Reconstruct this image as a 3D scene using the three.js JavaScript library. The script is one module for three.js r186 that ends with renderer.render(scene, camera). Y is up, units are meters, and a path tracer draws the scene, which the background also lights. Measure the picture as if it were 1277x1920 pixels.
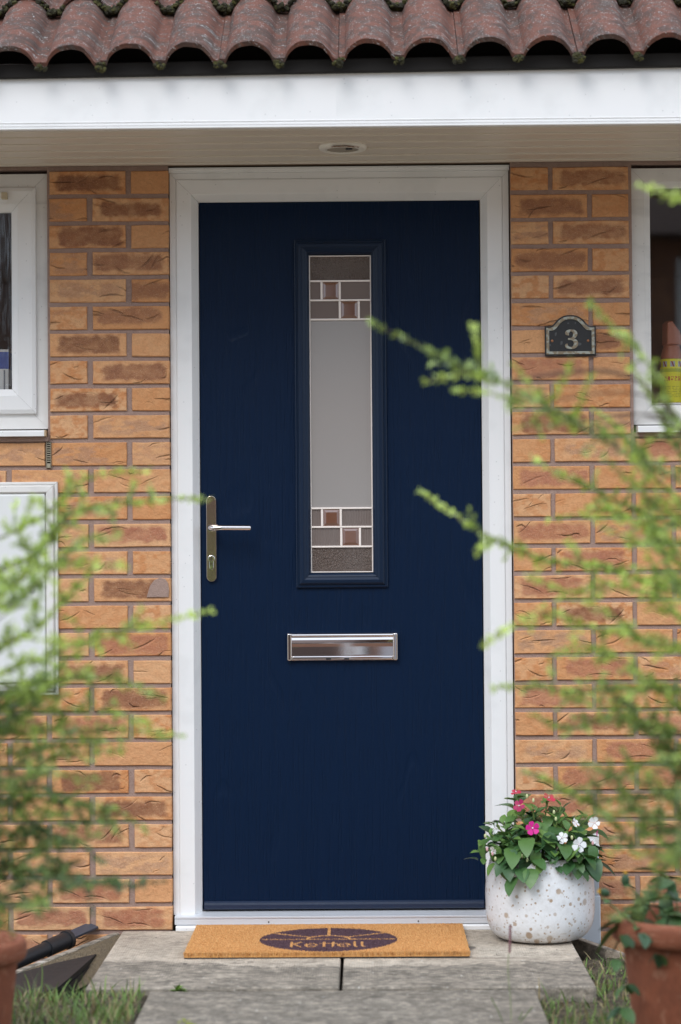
import * as THREE from 'three';
import { mergeGeometries, mergeVertices, toCreasedNormals } from 'three/addons/utils/BufferGeometryUtils.js';
import { RoundedBoxGeometry } from 'three/addons/geometries/RoundedBoxGeometry.js';
import { FontLoader } from 'three/addons/loaders/FontLoader.js';
import { TextGeometry } from 'three/addons/geometries/TextGeometry.js';

// ───────── camera, sky, sun, exposure ─────────
const scene = new THREE.Scene();
const camera = new THREE.PerspectiveCamera(2 * Math.atan(960 / 4200) * 180 / Math.PI, 1277 / 1920, 0.1, 200);
camera.position.set(0.0601, 1.0048, 6.1559);
camera.rotation.order = 'YXZ';
camera.rotation.set(0.022058, 0.010049, -0.007356);
camera.focus = 6.17;
camera.userData.fStop = 2.2;
scene.add(camera);
const EXPOSURE = 1.68;

// small seeded noise kit
function rng(seed) { let a = seed >>> 0; return () => { a = (a + 0x6D2B79F5) | 0; let t = Math.imul(a ^ (a >>> 15), 1 | a); t = (t + Math.imul(t ^ (t >>> 7), 61 | t)) ^ t; return ((t ^ (t >>> 14)) >>> 0) / 4294967296; }; }
const HT = new Float32Array(65536); { const r = rng(77); for (let i = 0; i < 65536; i++) HT[i] = r(); }
const hash = (x, y) => HT[((x * 73) ^ (y * 9781) ^ ((x * y) << 3) ^ (y << 7)) & 65535];
function vnoise(x, y) { const i = Math.floor(x), j = Math.floor(y); let u = x - i, v = y - j; u = u * u * (3 - 2 * u); v = v * v * (3 - 2 * v); const a = hash(i, j), b = hash(i + 1, j), c = hash(i, j + 1), d = hash(i + 1, j + 1); return a + (b - a) * u + (c - a) * v + (a - b - c + d) * u * v; }
function fbm(x, y, o = 4) { let s = 0, a = 0.5, n = 0; for (let k = 0; k < o; k++) { s += a * vnoise(x + k * 17.3, y + k * 9.1); n += a; a *= 0.5; x *= 2.03; y *= 2.03; } return s / n; }
const clamp = (v, a = 0, b = 1) => v < a ? a : v > b ? b : v;
const sstep = (a, b, v) => { v = clamp((v - a) / (b - a)); return v * v * (3 - 2 * v); };
const mix = (a, b, t) => a + (b - a) * t;
const mix3 = (a, b, t) => [mix(a[0], b[0], t), mix(a[1], b[1], t), mix(a[2], b[2], t)];
const s8 = v => { v = clamp(v); return 255 * (v <= 0.0031308 ? 12.92 * v : 1.055 * Math.pow(v, 1 / 2.4) - 0.055); };

// overcast sky: cloud deck, brighter overhead, soft mottling
{
  const W = 256, H = 128, d = new Float32Array(W * H * 4);
  for (let j = 0; j < H; j++) for (let i = 0; i < W; i++) {
    const el = (j + 0.5) / H * Math.PI - Math.PI / 2, az = i / W * Math.PI * 2, k = (j * W + i) * 4;
    const s = Math.max(0, Math.sin(el)), cx = Math.cos(az) * Math.cos(el) * 2.2, cz = Math.sin(az) * Math.cos(el) * 2.2;
    const n = 0.88 + 0.24 * fbm(cx + 7 + s * 2, cz + 11, 4);
    const L = el > -0.01 ? (0.53 + 0.80 * s) * n : 0.2;
    d[k] = L * 0.87; d[k + 1] = L * 0.985; d[k + 2] = L * 1.15; d[k + 3] = 1;
  }
  const t = new THREE.DataTexture(d, W, H, THREE.RGBAFormat, THREE.FloatType);
  t.mapping = THREE.EquirectangularReflectionMapping; t.magFilter = t.minFilter = THREE.LinearFilter; t.needsUpdate = true;
  scene.background = t; scene.environment = t;
}
const sun = new THREE.DirectionalLight(0xfffcfa, 1.0);
sun.position.set(-3.2, 7.5, 6.5); sun.target.position.set(0, 0.6, 0);
sun.castShadow = true; sun.shadow.radius = 52; sun.shadow.mapSize.set(2048, 2048);
Object.assign(sun.shadow.camera, { left: -4, right: 4, top: 4, bottom: -4, near: 0.5, far: 30 });
scene.add(sun, sun.target);
const renderer = new THREE.WebGLRenderer({ antialias: true });
renderer.toneMapping = THREE.LinearToneMapping; renderer.toneMappingExposure = EXPOSURE;
renderer.shadowMap.enabled = true;

// ───────── helpers ─────────
const used = {};
function numbered(n) { const k = used[n] = (used[n] ?? -1) + 1; return k ? `${n}_${String(k).padStart(3, '0')}` : n; }
function sh(m) { m.castShadow = m.receiveShadow = true; return m; }
function part(name, geo, mat, parent) { const m = sh(new THREE.Mesh(geo, mat)); m.name = name; parent.add(m); return m; }
function thing(name, label, category, pos = [0, 0, 0], turn = 0, group) {
  const o = new THREE.Group(); o.name = numbered(name); o.position.set(...pos); o.rotation.y = turn;
  o.userData = { label, category }; if (group) o.userData.group = group; scene.add(o); return o;
}
function structure(name, geo, mat) { const m = sh(new THREE.Mesh(geo, mat)); m.name = numbered(name); m.userData.kind = 'structure'; scene.add(m); return m; }
function structGroup(name) { const o = new THREE.Group(); o.name = numbered(name); o.userData.kind = 'structure'; scene.add(o); return o; }
function stuff(m) { m.userData.kind = 'stuff'; return m; }
function tex(w, h, fn, srgb = true, repeat = false) {
  const d = new Uint8Array(w * h * 4), o = [0, 0, 0];
  for (let j = 0; j < h; j++) for (let i = 0; i < w; i++) {
    const c = fn(i, j, o) , k = (j * w + i) * 4;
    if (srgb) { d[k] = s8(c[0]); d[k + 1] = s8(c[1]); d[k + 2] = s8(c[2]); } else { const v = clamp(typeof c === 'number' ? c : c[0]) * 255; d[k] = d[k + 1] = d[k + 2] = v; }
    d[k + 3] = 255;
  }
  const t = new THREE.DataTexture(d, w, h, THREE.RGBAFormat); t.magFilter = THREE.LinearFilter; t.minFilter = THREE.LinearMipmapLinearFilter; t.generateMipmaps = true;
  if (srgb) t.colorSpace = THREE.SRGBColorSpace;
  if (repeat) t.wrapS = t.wrapT = THREE.RepeatWrapping;
  t.needsUpdate = true; return t;
}
const lin = (r, g, b) => new THREE.Color().setRGB(r, g, b);
const std = (c, rough = 0.7, o = {}) => new THREE.MeshStandardMaterial({ color: Array.isArray(c) ? lin(...c) : c, roughness: rough, ...o });
const phys = (c, rough = 0.7, o = {}) => new THREE.MeshPhysicalMaterial({ color: Array.isArray(c) ? lin(...c) : c, roughness: rough, ...o });
// uv in metres by the face's main direction
function uvBox(g, s = 1, ox = 0, oy = 0) {
  if (g.index) g = g.toNonIndexed();
  const p = g.attributes.position, n = g.attributes.normal, uv = new Float32Array(p.count * 2);
  for (let f = 0; f < p.count; f += 3) {
    let ax = 0, ay = 0, az = 0; for (let k = 0; k < 3; k++) { ax += n.getX(f + k); ay += n.getY(f + k); az += n.getZ(f + k); }
    ax = Math.abs(ax); ay = Math.abs(ay); az = Math.abs(az);
    for (let k = 0; k < 3; k++) {
      const x = p.getX(f + k), y = p.getY(f + k), z = p.getZ(f + k), i = (f + k) * 2;
      if (ay >= ax && ay >= az) { uv[i] = x; uv[i + 1] = -z; } else if (ax >= az) { uv[i] = z; uv[i + 1] = y; } else { uv[i] = x; uv[i + 1] = y; }
      uv[i] = uv[i] * s + ox; uv[i + 1] = uv[i + 1] * s + oy;
    }
  }
  g.setAttribute('uv', new THREE.BufferAttribute(uv, 2)); return g;
}
function bx(x0, x1, y0, y1, z0, z1, r = 0.0015) {
  const w = x1 - x0, h = y1 - y0, d = z1 - z0; r = Math.min(r, w / 2.2, h / 2.2, d / 2.2);
  const g = r > 0 ? new RoundedBoxGeometry(w, h, d, 2, r) : new THREE.BoxGeometry(w, h, d);
  g.translate((x0 + x1) / 2, (y0 + y1) / 2, (z0 + z1) / 2); return uvBox(g);
}
// four mitred members of a rectangular frame: profile = [[inset, z], ...]; order bottom, right, top, left
function mitred(x0, x1, y0, y1, prof, gap = 0.0003) {
  const out = [];
  const C = d => [[x0 + d, y0 + d], [x1 - d, y0 + d], [x1 - d, y1 - d], [x0 + d, y1 - d]];
  for (let s = 0; s < 4; s++) {
    const v = [];
    const P = (k, e) => { const c = C(prof[k][0]), a = c[s], b = c[(s + 1) % 4]; const l = Math.hypot(b[0] - a[0], b[1] - a[1]), ux = (b[0] - a[0]) / l, uy = (b[1] - a[1]) / l; const q = e ? [b[0] - ux * gap, b[1] - uy * gap] : [a[0] + ux * gap, a[1] + uy * gap]; return [q[0], q[1], prof[k][1]]; };
    for (let k = 0; k < prof.length - 1; k++) { const a = P(k, 0), b = P(k, 1), c = P(k + 1, 1), d = P(k + 1, 0); v.push(...a, ...b, ...c, ...a, ...c, ...d); }
    const g = new THREE.BufferGeometry(); g.setAttribute('position', new THREE.Float32BufferAttribute(v, 3)); g.computeVertexNormals(); out.push(uvBox(g));
  }
  return out;
}
// extrude a (z, y) outline along x
function runX(pts, x0, x1) {
  const s = new THREE.Shape(pts.map(p => new THREE.Vector2(p[0], p[1])));
  const g = new THREE.ExtrudeGeometry(s, { depth: x1 - x0, bevelEnabled: false });
  g.rotateY(-Math.PI / 2); // local x(z-out) -> +z ; depth z -> -x
  g.translate(x1, 0, 0); return uvBox(g);
}
function tube(pts, r, seg = 12, rad = 6) {
  const c = new THREE.CatmullRomCurve3(pts.map(p => new THREE.Vector3(...p)));
  return new THREE.TubeGeometry(c, seg, r, rad, false);
}
const bumpTex = (s, f) => tex(s, s, f, false, true);

// ───────── shared materials ─────────
const fine = bumpTex(256, (i, j) => 0.5 * HT[(i * 251 + j * 7919) & 65535] + 0.5 * vnoise(i / 5, j / 5));
// white plastic: faint dirt flecks and a hint of streaks
const pvcMap = tex(512, 512, (i, j) => { let v = 0.80 - 0.05 * sstep(0.5, 0.8, fbm(i / 40, j / 40)); if (HT[(i * 613 + j * 1931) & 65535] > 0.9994) v *= 0.55; return [v, v * 0.995, v * 0.985]; }, true, true);
const PVC = phys(0xffffff, 0.36, { map: pvcMap, clearcoat: 0.15, clearcoatRoughness: 0.25 });
const pvcOldMap = tex(512, 512, (i, j) => { const n = fbm(i / 60, j / 25), m = fbm(i / 9 + 50, j / 9); let v = 0.74 - 0.10 * sstep(0.5, 0.78, n) - 0.03 * m; if (HT[(i * 613 + j * 1931) & 65535] > 0.9988) v *= 0.5; return [v, v * 0.975, v * 0.935]; }, true, true);
const PVCOLD = phys(0xffffff, 0.45, { map: pvcOldMap });
const CHROME = std([0.80, 0.75, 0.74], 0.035, { metalness: 1 });
const CHROME2 = std([0.62, 0.53, 0.45], 0.16, { metalness: 1 });
const BLACK = std([0.012, 0.012, 0.013], 0.5);
const TIMBER = std([0.20, 0.135, 0.085], 0.9);

// ───────── the brick wall ─────────
const CW = 256, CH = 84, NX = 8, NY = 12;
const types = []; // 96 cells: plain, dark, faint, red
{ const pat = 'PDPdRDPdPDRdPDPd'; for (let k = 0; k < 96; k++) types.push(pat[(k * 5 + (k >> 4)) % 16]); }
const brickBump = new Float32Array(NX * CW * NY * CH);
const brickCol = [];
{
  const W = NX * CW, H = NY * CH, col = new Float32Array(W * H * 3);
  for (let c = 0; c < 96; c++) {
    const r = rng(1000 + c), T = types[c], ox = (c % NX) * CW, oy = Math.floor(c / NX) * CH;
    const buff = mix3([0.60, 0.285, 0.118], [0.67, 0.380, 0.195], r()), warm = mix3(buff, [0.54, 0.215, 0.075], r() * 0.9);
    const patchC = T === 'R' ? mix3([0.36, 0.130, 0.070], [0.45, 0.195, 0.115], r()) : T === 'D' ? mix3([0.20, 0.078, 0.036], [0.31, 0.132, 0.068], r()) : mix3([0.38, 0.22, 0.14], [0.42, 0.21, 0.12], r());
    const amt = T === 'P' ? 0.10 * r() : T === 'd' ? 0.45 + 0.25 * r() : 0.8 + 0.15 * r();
    const mx = 8 + r() * 26, mx2 = 8 + r() * 26, my = 6 + r() * 14, my2 = 6 + r() * 14;
    const cr = [], nc = (T === 'P' ? 1 : 2) + Math.floor(r() * 3.4);
    for (let q = 0; q < nc; q++) {
      const x = r() * CW, y = 5 + r() * (CH - 10), len = 20 + r() * 85, a = (r() - 0.5) * 1.0 + (r() < 0.25 ? 0.5 : 0), bend = (r() - 0.5) * 22; const s = [];
      for (let k = 0; k <= 9; k++) { const t = k / 9 - 0.5; s.push([x + Math.cos(a) * t * len - Math.sin(a) * (bend * (1 - 4 * t * t) + (r() - 0.5) * 3), y + Math.sin(a) * t * len + Math.cos(a) * (bend * (1 - 4 * t * t) + (r() - 0.5) * 3), 1 - 4 * t * t]); }
      cr.push({ s, d: 0.2 + r() * 0.8, w: 0.8 + r() * 1.6 });
    }
    for (let j = 0; j < CH; j++) for (let i = 0; i < CW; i++) {
      const n1 = fbm(i / 22 + c * 13, j / 16, 4), n2 = fbm(i / 6 + c * 7, j / 6 + 40, 3), n3 = HT[(i * 97 + j * 4241 + c * 31) & 65535];
      const dx = Math.min(i - mx, CW - mx2 - i), dy = Math.min(j - my, CH - my2 - j);
      const e = -7 * Math.log(Math.exp(-Math.max(dx, -80) / 7) + Math.exp(-Math.max(dy, -80) / 7)) + (n1 - 0.5) * 17 + (n2 - 0.5) * 5;
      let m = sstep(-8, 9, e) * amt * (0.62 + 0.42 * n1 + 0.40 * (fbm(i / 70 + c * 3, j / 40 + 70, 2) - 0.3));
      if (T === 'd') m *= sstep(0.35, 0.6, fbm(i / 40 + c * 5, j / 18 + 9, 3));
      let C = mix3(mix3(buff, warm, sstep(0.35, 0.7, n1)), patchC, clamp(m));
      const g = 0.86 + 0.22 * n2 + 0.10 * (n3 - 0.5); C = [C[0] * g, C[1] * g, C[2] * g];
      if (n3 > 0.965 && m > 0.2) C = mix3(C, [0.78, 0.60, 0.46], 0.55);       // pale grit
      if (n3 < 0.0035) C = mix3(C, [0.05, 0.03, 0.02], 0.8);
      let hgt = 0.62 + 0.16 * (n1 - 0.5) + 0.08 * (n2 - 0.5) + 0.05 * (n3 - 0.5);
      for (const q of cr) {
        let best = 1e9, bs = 0, bd = 0;
        for (let k = 0; k < 9; k++) {
          const a = q.s[k], b = q.s[k + 1], vx = b[0] - a[0], vy = b[1] - a[1], t = clamp(((i - a[0]) * vx + (j - a[1]) * vy) / (vx * vx + vy * vy + 1e-6));
          const px = i - a[0] - vx * t, py = j - a[1] - vy * t, dd = px * px + py * py;
          if (dd < best) { best = dd; bs = mix(a[2], b[2], t); bd = px * vy - py * vx; }
        }
        const d = Math.sqrt(best), w = q.w * (0.5 + bs);
        if (d < 9) { hgt -= q.d * 0.62 * Math.exp(-d * d / (w * w)) * bs; hgt += q.d * 0.16 * bs * Math.exp(-d / 4) * (bd > 0 ? 1 : -0.4); }
      }
      const k = (oy + j) * W + ox + i; brickBump[k] = hgt; col[k * 3] = C[0]; col[k * 3 + 1] = C[1]; col[k * 3 + 2] = C[2];
    }
  }
  brickCol.push(col, W, H);
}
const [bc, BW, BH] = brickCol;
const brickMap = tex(BW, BH, (i, j, o) => { const k = (j * BW + i) * 3; o[0] = bc[k]; o[1] = bc[k + 1]; o[2] = bc[k + 2]; return o; });
const brickBmp = tex(BW, BH, (i, j) => brickBump[j * BW + i], false);
const BRICK = std(0xffffff, 0.88, { map: brickMap, bumpMap: brickBmp, bumpScale: 0.012 });
const brickGeos = {};
function brickGeo(cell, half) {
  const key = cell + (half ? 'h' : 's'); if (brickGeos[key]) return brickGeos[key];
  const r = rng(500 + cell * 3 + (half ? 1 : 0)), w = half ? 0.103 : 0.2105, h = 0.065, j = () => (r() - 0.5) * 0.0018;
  const o = [[-w / 2, -h / 2], [-w / 6, -h / 2], [w / 6, -h / 2], [w / 2, -h / 2], [w / 2, 0], [w / 2, h / 2], [w / 6, h / 2], [-w / 6, h / 2], [-w / 2, h / 2], [-w / 2, 0]].map(p => [p[0] + j(), p[1] + j()]);
  const c = 0.0022, inn = o.map(p => [p[0] - Math.sign(p[0]) * (Math.abs(Math.abs(p[0]) - w / 2) < 0.003 ? c : 0), p[1] - Math.sign(p[1]) * (Math.abs(Math.abs(p[1]) - h / 2) < 0.003 ? c : 0), (r() - 0.5) * 0.001]);
  const v = [], uv = [], cx = (cell % NX) * CW, cy = Math.floor(cell / NX) * CH, span = half ? 0.49 : 1, off = half ? r() * 0.5 : 0;
  const put = (x, y, z) => { v.push(x, y, z); uv.push((cx + 1 + (CW - 2) * (off + clamp((x + w / 2) / w) * span)) / BW, (cy + 1 + (CH - 2) * clamp((y + h / 2) / h)) / BH); };
  const n = o.length;
  for (let k = 1; k < n - 1; k++) { put(...inn[0]); put(...inn[k]); put(...inn[k + 1]); }
  for (let k = 0; k < n; k++) { const a = o[k], b = o[(k + 1) % n], ia = inn[k], ib = inn[(k + 1) % n];
    put(a[0], a[1], -c); put(b[0], b[1], -c); put(...ib); put(a[0], a[1], -c); put(...ib); put(...ia);
    put(a[0], a[1], -0.05); put(b[0], b[1], -0.05); put(b[0], b[1], -c); put(a[0], a[1], -0.05); put(b[0], b[1], -c); put(a[0], a[1], -c); }
  const g = new THREE.BufferGeometry(); g.setAttribute('position', new THREE.Float32BufferAttribute(v, 3)); g.setAttribute('uv', new THREE.Float32BufferAttribute(uv, 2)); g.computeVertexNormals();
  return brickGeos[key] = g;
}
const mortarMap = tex(512, 512, (i, j) => { const n = fbm(i / 30, j / 30), f = HT[(i * 173 + j * 3571) & 65535], m = fbm(i / 5 + 9, j / 5, 3); const g = 0.8 + 0.22 * n + 0.16 * (f - 0.5) + 0.16 * (m - 0.5); return [0.38 * g, 0.262 * g, 0.215 * g]; }, true, true);
const mortarB = bumpTex(512, (i, j) => 0.5 * fbm(i / 4, j / 4, 3) + 0.5 * HT[(i * 173 + j * 3571) & 65535]);
mortarMap.repeat.set(3, 3); mortarB.repeat.set(3, 3);
const MORTAR = std(0xffffff, 0.95, { map: mortarMap, bumpMap: mortarB, bumpScale: 0.0025 });

const wall = thing('brick_wall', 'buff brick house wall with crease-marked bricks and pinkish mortar around the door', 'wall');
{
  const s = new THREE.Shape(); s.moveTo(-1.75, -0.4); s.lineTo(1.75, -0.4); s.lineTo(1.75, 2.16); s.lineTo(-1.75, 2.16); s.closePath();
  const hole = (a, b, c, d) => { const h = new THREE.Path(); h.moveTo(a, c); h.lineTo(a, d); h.lineTo(b, d); h.lineTo(b, c); h.closePath(); s.holes.push(h); };
  hole(-0.4720, 0.4725, -0.03, 2.107); hole(-1.55, -0.8065, 1.352, 2.094); hole(0.8065, 1.55, 1.352, 2.094);
  const g = new THREE.ExtrudeGeometry(s, { depth: 0.2, bevelEnabled: false }); g.translate(0, 0, -0.2055);
  part('mortar_joints', uvBox(g), MORTAR, wall);
  const r = rng(42), pool = {}; 'PDdR'.split('').forEach(t => pool[t] = types.map((q, i) => q === t ? i : -1).filter(i => i >= 0));
  const pick = t => { const p = pool[t]; return p[Math.floor(r() * p.length)]; };
  const lay = (x0, x1, row, t) => {
    const half = x1 - x0 < 0.16, w = half ? 0.103 : 0.2105, cell = pick(t);
    const m = part('brick', brickGeo(cell, half), BRICK, wall);
    m.position.set((x0 + x1) / 2, 2.088 - 0.075 * row - 0.0325 + (r() - 0.5) * 0.0015, (r() - 0.5) * 0.0022);
    m.scale.set((x1 - x0) / w, 0.972, 1); m.rotation.z = (r() - 0.5) * 0.006;
  };
  // what each brick beside the door looks like, course by course from the soffit down
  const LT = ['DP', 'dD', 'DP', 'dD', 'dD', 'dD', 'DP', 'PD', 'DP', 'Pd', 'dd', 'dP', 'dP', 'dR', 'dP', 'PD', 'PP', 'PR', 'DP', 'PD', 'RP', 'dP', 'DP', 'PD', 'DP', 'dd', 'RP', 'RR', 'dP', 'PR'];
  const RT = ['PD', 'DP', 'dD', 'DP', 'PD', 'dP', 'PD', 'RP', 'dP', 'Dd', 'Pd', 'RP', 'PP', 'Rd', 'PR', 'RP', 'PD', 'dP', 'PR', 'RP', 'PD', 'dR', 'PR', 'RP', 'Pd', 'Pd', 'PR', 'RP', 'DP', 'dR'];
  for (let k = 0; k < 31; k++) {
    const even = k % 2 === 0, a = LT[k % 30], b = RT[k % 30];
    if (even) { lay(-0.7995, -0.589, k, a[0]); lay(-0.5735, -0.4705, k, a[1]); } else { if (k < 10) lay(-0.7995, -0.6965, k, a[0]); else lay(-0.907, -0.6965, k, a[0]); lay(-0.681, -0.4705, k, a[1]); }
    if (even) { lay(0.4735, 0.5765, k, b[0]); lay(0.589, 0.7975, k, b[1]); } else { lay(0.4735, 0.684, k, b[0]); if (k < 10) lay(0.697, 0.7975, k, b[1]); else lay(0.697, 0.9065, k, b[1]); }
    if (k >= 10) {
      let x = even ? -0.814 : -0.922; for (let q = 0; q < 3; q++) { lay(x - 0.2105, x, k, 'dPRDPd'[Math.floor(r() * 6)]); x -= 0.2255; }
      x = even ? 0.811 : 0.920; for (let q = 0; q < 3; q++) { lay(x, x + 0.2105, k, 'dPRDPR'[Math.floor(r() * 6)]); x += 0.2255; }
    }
  }
}
{ // a smear of old mortar on one brick beside the jamb
  const s = new THREE.Shape([[-0.5345, 0.9115], [-0.4775, 0.9115], [-0.4760, 0.930], [-0.4785, 0.948], [-0.486, 0.959], [-0.500, 0.9615], [-0.514, 0.956], [-0.526, 0.940]].map(p => new THREE.Vector2(...p)));
  part('mortar_smear', uvBox(new THREE.ExtrudeGeometry(s, { depth: 0.0006, bevelEnabled: true, bevelThickness: 0.0004, bevelSize: 0.0015, bevelSegments: 1 }).translate(0, 0, 0.0016)), MORTAR, wall);
}
// a closed room behind, so that the glass looks into a dim interior
const ROOMW = std([0.20, 0.18, 0.16], 0.9), ROOMF = std([0.14, 0.10, 0.07], 0.8);
structure('room_floor', bx(-1.75, 1.75, -0.35, -0.25, -3.2, -0.21, 0), ROOMF);
structure('room_ceiling', bx(-1.75, 1.75, 2.17, 2.25, -3.2, -0.0, 0), ROOMW);
structure('room_wall_back', bx(-1.75, 1.75, -0.25, 2.17, -3.2, -3.1, 0), ROOMW);
structure('room_wall_left', bx(-1.85, -1.751, -0.35, 2.25, -3.2, -0.01, 0), ROOMW);
structure('room_wall_right', bx(1.751, 1.85, -0.35, 2.25, -3.2, -0.01, 0), ROOMW);

// ───────── door frame ─────────
{
  const f = thing('door_frame', 'white plastic door frame with grooved jambs and aluminium threshold', 'door frame');
  const prof = [[0, -0.075], [0, -0.0215], [0.0006, -0.021], [0.0165, -0.021], [0.0172, -0.0225], [0.0182, -0.0225], [0.0190, -0.0185], [0.0215, -0.0178], [0.0585, -0.0178], [0.0600, -0.0185], [0.0770, -0.0415], [0.0780, -0.044], [0.0780, -0.075]];
  const m = mitred(-0.4690, 0.4690, -0.06, 2.0825, prof);
  // jambs stop on the threshold
  const cut = (g) => { const p = g.attributes.position; for (let i = 0; i < p.count; i++) if (p.getY(i) < 0.045) p.setY(i, 0.0365); g.computeVertexNormals(); return uvBox(g); };
  part('jamb', cut(m[1]), PVC, f); part('jamb', cut(m[3]), PVC, f); part('head', m[2], PVC, f);
  part('head_drip', runX([[-0.07, 2.0828], [-0.0175, 2.0828], [-0.0165, 2.0840], [-0.0165, 2.0895], [-0.0105, 2.0912], [-0.0105, 2.0960], [-0.07, 2.0965]], -0.4705, 0.4705), PVC, f);
  const ALU = std([0.72, 0.73, 0.76], 0.32, { metalness: 0.35 });
  const th = part('threshold', runX([[-0.09, 0.0485], [-0.05, 0.0425], [-0.012, 0.0365], [0.003, 0.0352], [0.0055, 0.0335], [0.0055, 0.0305], [0.0025, 0.0290], [0.0025, 0.0265], [0.0045, 0.0255], [0.0045, 0.0135], [-0.001, 0.0118], [-0.09, 0.0118]], -0.4640, 0.4640), ALU, f);
  for (const x of [-0.2065, 0.203]) part('drain_hole', new THREE.CylinderGeometry(0.0022, 0.0022, 0.002, 12).rotateX(Math.PI / 2).translate(x, 0.0195, 0.0045), BLACK, th);
  part('sill', runX([[-0.09, 0.0115], [0.012, 0.0112], [0.0165, 0.0098], [0.0180, 0.0075], [0.0180, -0.002], [-0.09, -0.002]], -0.4600, 0.4700), PVC, f);
}

// ───────── front door ─────────
{
  const d = thing('front_door', 'navy blue woodgrain front door with a slim leaded glass panel', 'door');
  const grain = tex(1024, 2048, (i, j) => {
    const x = i / 1024, y = j / 2048, wob = fbm(x * 5, y * 3.2, 3), s = fbm(x * 150 + wob * 7, y * 7 + wob * 2, 3), arch = Math.sin((x * 26 + wob * 17 + 1.6 * fbm(x * 2.5 + 3, y * 1.7, 2) * 9)) * 0.5 + 0.5;
    return 0.55 + 0.35 * (s - 0.5) - 0.30 * sstep(0.90, 1.0, arch) * sstep(0.45, 0.7, vnoise(x * 7, y * 9)) - 0.25 * sstep(0.70, 0.80, vnoise(x * 330, y * 26)) ;
  }, false);
  const NAVY = phys([0.0022, 0.0110, 0.0340], 0.42, { bumpMap: grain, bumpScale: 0.0036, specularIntensity: 0.24 });
  const NAVY2 = phys([0.0050, 0.0150, 0.0380], 0.34, { specularIntensity: 0.5 });
  const L = new THREE.Shape(); L.moveTo(-0.3885, 0.046); L.lineTo(0.3880, 0.046); L.lineTo(0.3880, 2.0035); L.lineTo(-0.3885, 2.0035); L.closePath();
  { const h = new THREE.Path(); h.moveTo(-0.095, 0.964); h.lineTo(-0.095, 1.865); h.lineTo(0.097, 1.865); h.lineTo(0.097, 0.964); h.closePath(); L.holes.push(h); }
  const lg = new THREE.ExtrudeGeometry(L, { depth: 0.044, bevelEnabled: false }); lg.translate(0, 0, -0.0895);
  { const p = lg.attributes.position, uv = lg.attributes.uv; for (let i = 0; i < p.count; i++) uv.setXY(i, (p.getX(i) + 0.39) / 0.78, p.getY(i) / 2.01); }
  part('leaf', lg, NAVY, d);
  // moulded surround of the glass
  const cas = new THREE.Group(); cas.name = 'glazing_cassette'; d.add(cas);
  const mp = [[0, -0.0452], [0.0005, -0.0385], [0.0035, -0.0365], [0.0055, -0.0385], [0.0075, -0.0385], [0.0095, -0.0350], [0.0140, -0.0312], [0.0210, -0.0300], [0.0225, -0.0318], [0.0290, -0.0355], [0.0310, -0.0345], [0.0355, -0.0365], [0.0375, -0.0400], [0.0405, -0.0425], [0.0405, -0.06]];
  for (const g of mitred(-0.1258, 0.1278, 0.9320, 1.8978, mp)) part('moulding', g, NAVY2, cas);
  // panes
  const rip = bumpTex(256, (i, j) => 0.5 * vnoise(i / 5, j / 9) + 0.35 * vnoise(i / 2.4 + 9, j / 4) + 0.15 * HT[(i * 71 + j * 997) & 65535]); rip.repeat.set(9, 9);
  const reed = bumpTex(256, (i) => 0.5 + 0.5 * Math.sin(i / 256 * Math.PI * 2 * 32)); reed.repeat.set(7, 1);
  const TEXG = phys([0.165, 0.120, 0.098], 0.16, { bumpMap: rip, bumpScale: 0.012, ior: 1.7, clearcoat: 1, clearcoatRoughness: 0.05 });
  const REED = phys([0.175, 0.135, 0.118], 0.2, { bumpMap: reed, bumpScale: 0.0012, ior: 1.6 });
  const PLAIN = phys([0.165, 0.125, 0.108], 0.18, { ior: 1.6 });
  const SATIN = phys([0.32, 0.30, 0.285], 0.16, { ior: 2.2, clearcoat: 1, clearcoatRoughness: 0.10 });
  const BEV = phys([0.17, 0.072, 0.042], 0.05, { ior: 1.8, clearcoat: 1, clearcoatRoughness: 0.02 });
  const LEAD = std([0.84, 0.75, 0.69], 0.30);
  const zg = -0.052, pn = (x0, x1, y0, y1, m) => part('pane', bx(x0, x1, y0, y1, zg - 0.006, zg, 0.0004), m, d);
  const X0 = -0.0845, X1 = 0.0870, yT = 1.8545, yB = 0.9740, H = [1.7833, 1.7298, 1.6764, 1.1521, 1.1003, 1.0457];
  pn(X0, X1, H[0], yT, TEXG); pn(X0, X1, yB, H[5], TEXG); pn(X0, X1, H[3], H[2], SATIN);
  const bevel = (x0, x1, y0, y1) => {
    const c = 0.011, z0 = zg, z1 = zg + 0.005, q = [[x0, y0, z0], [x1, y0, z0], [x1, y1, z0], [x0, y1, z0], [x0 + c, y0 + c, z1], [x1 - c, y0 + c, z1], [x1 - c, y1 - c, z1], [x0 + c, y1 - c, z1]], v = [];
    const f4 = (a, b, cc, dd) => v.push(...q[a], ...q[b], ...q[cc], ...q[a], ...q[cc], ...q[dd]);
    f4(0, 1, 5, 4); f4(1, 2, 6, 5); f4(2, 3, 7, 6); f4(3, 0, 4, 7); f4(4, 5, 6, 7);
    const g = new THREE.BufferGeometry(); g.setAttribute('position', new THREE.Float32BufferAttribute(v, 3)); g.computeVertexNormals(); part('bevelled_pane', uvBox(g), BEV, d);
  };
  pn(X0, -0.0503, H[1], H[0], PLAIN); bevel(-0.0503, 0, H[1], H[0]); pn(0, X1, H[1], H[0], PLAIN);
  pn(X0, 0, H[2], H[1], PLAIN); bevel(0, 0.0525, H[2], H[1]); pn(0.0525, X1, H[2], H[1], PLAIN);
  pn(X0, -0.0533, H[4], H[3], REED); bevel(-0.0533, -0.0016, H[4], H[3]); pn(-0.0016, X1, H[4], H[3], REED);
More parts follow.
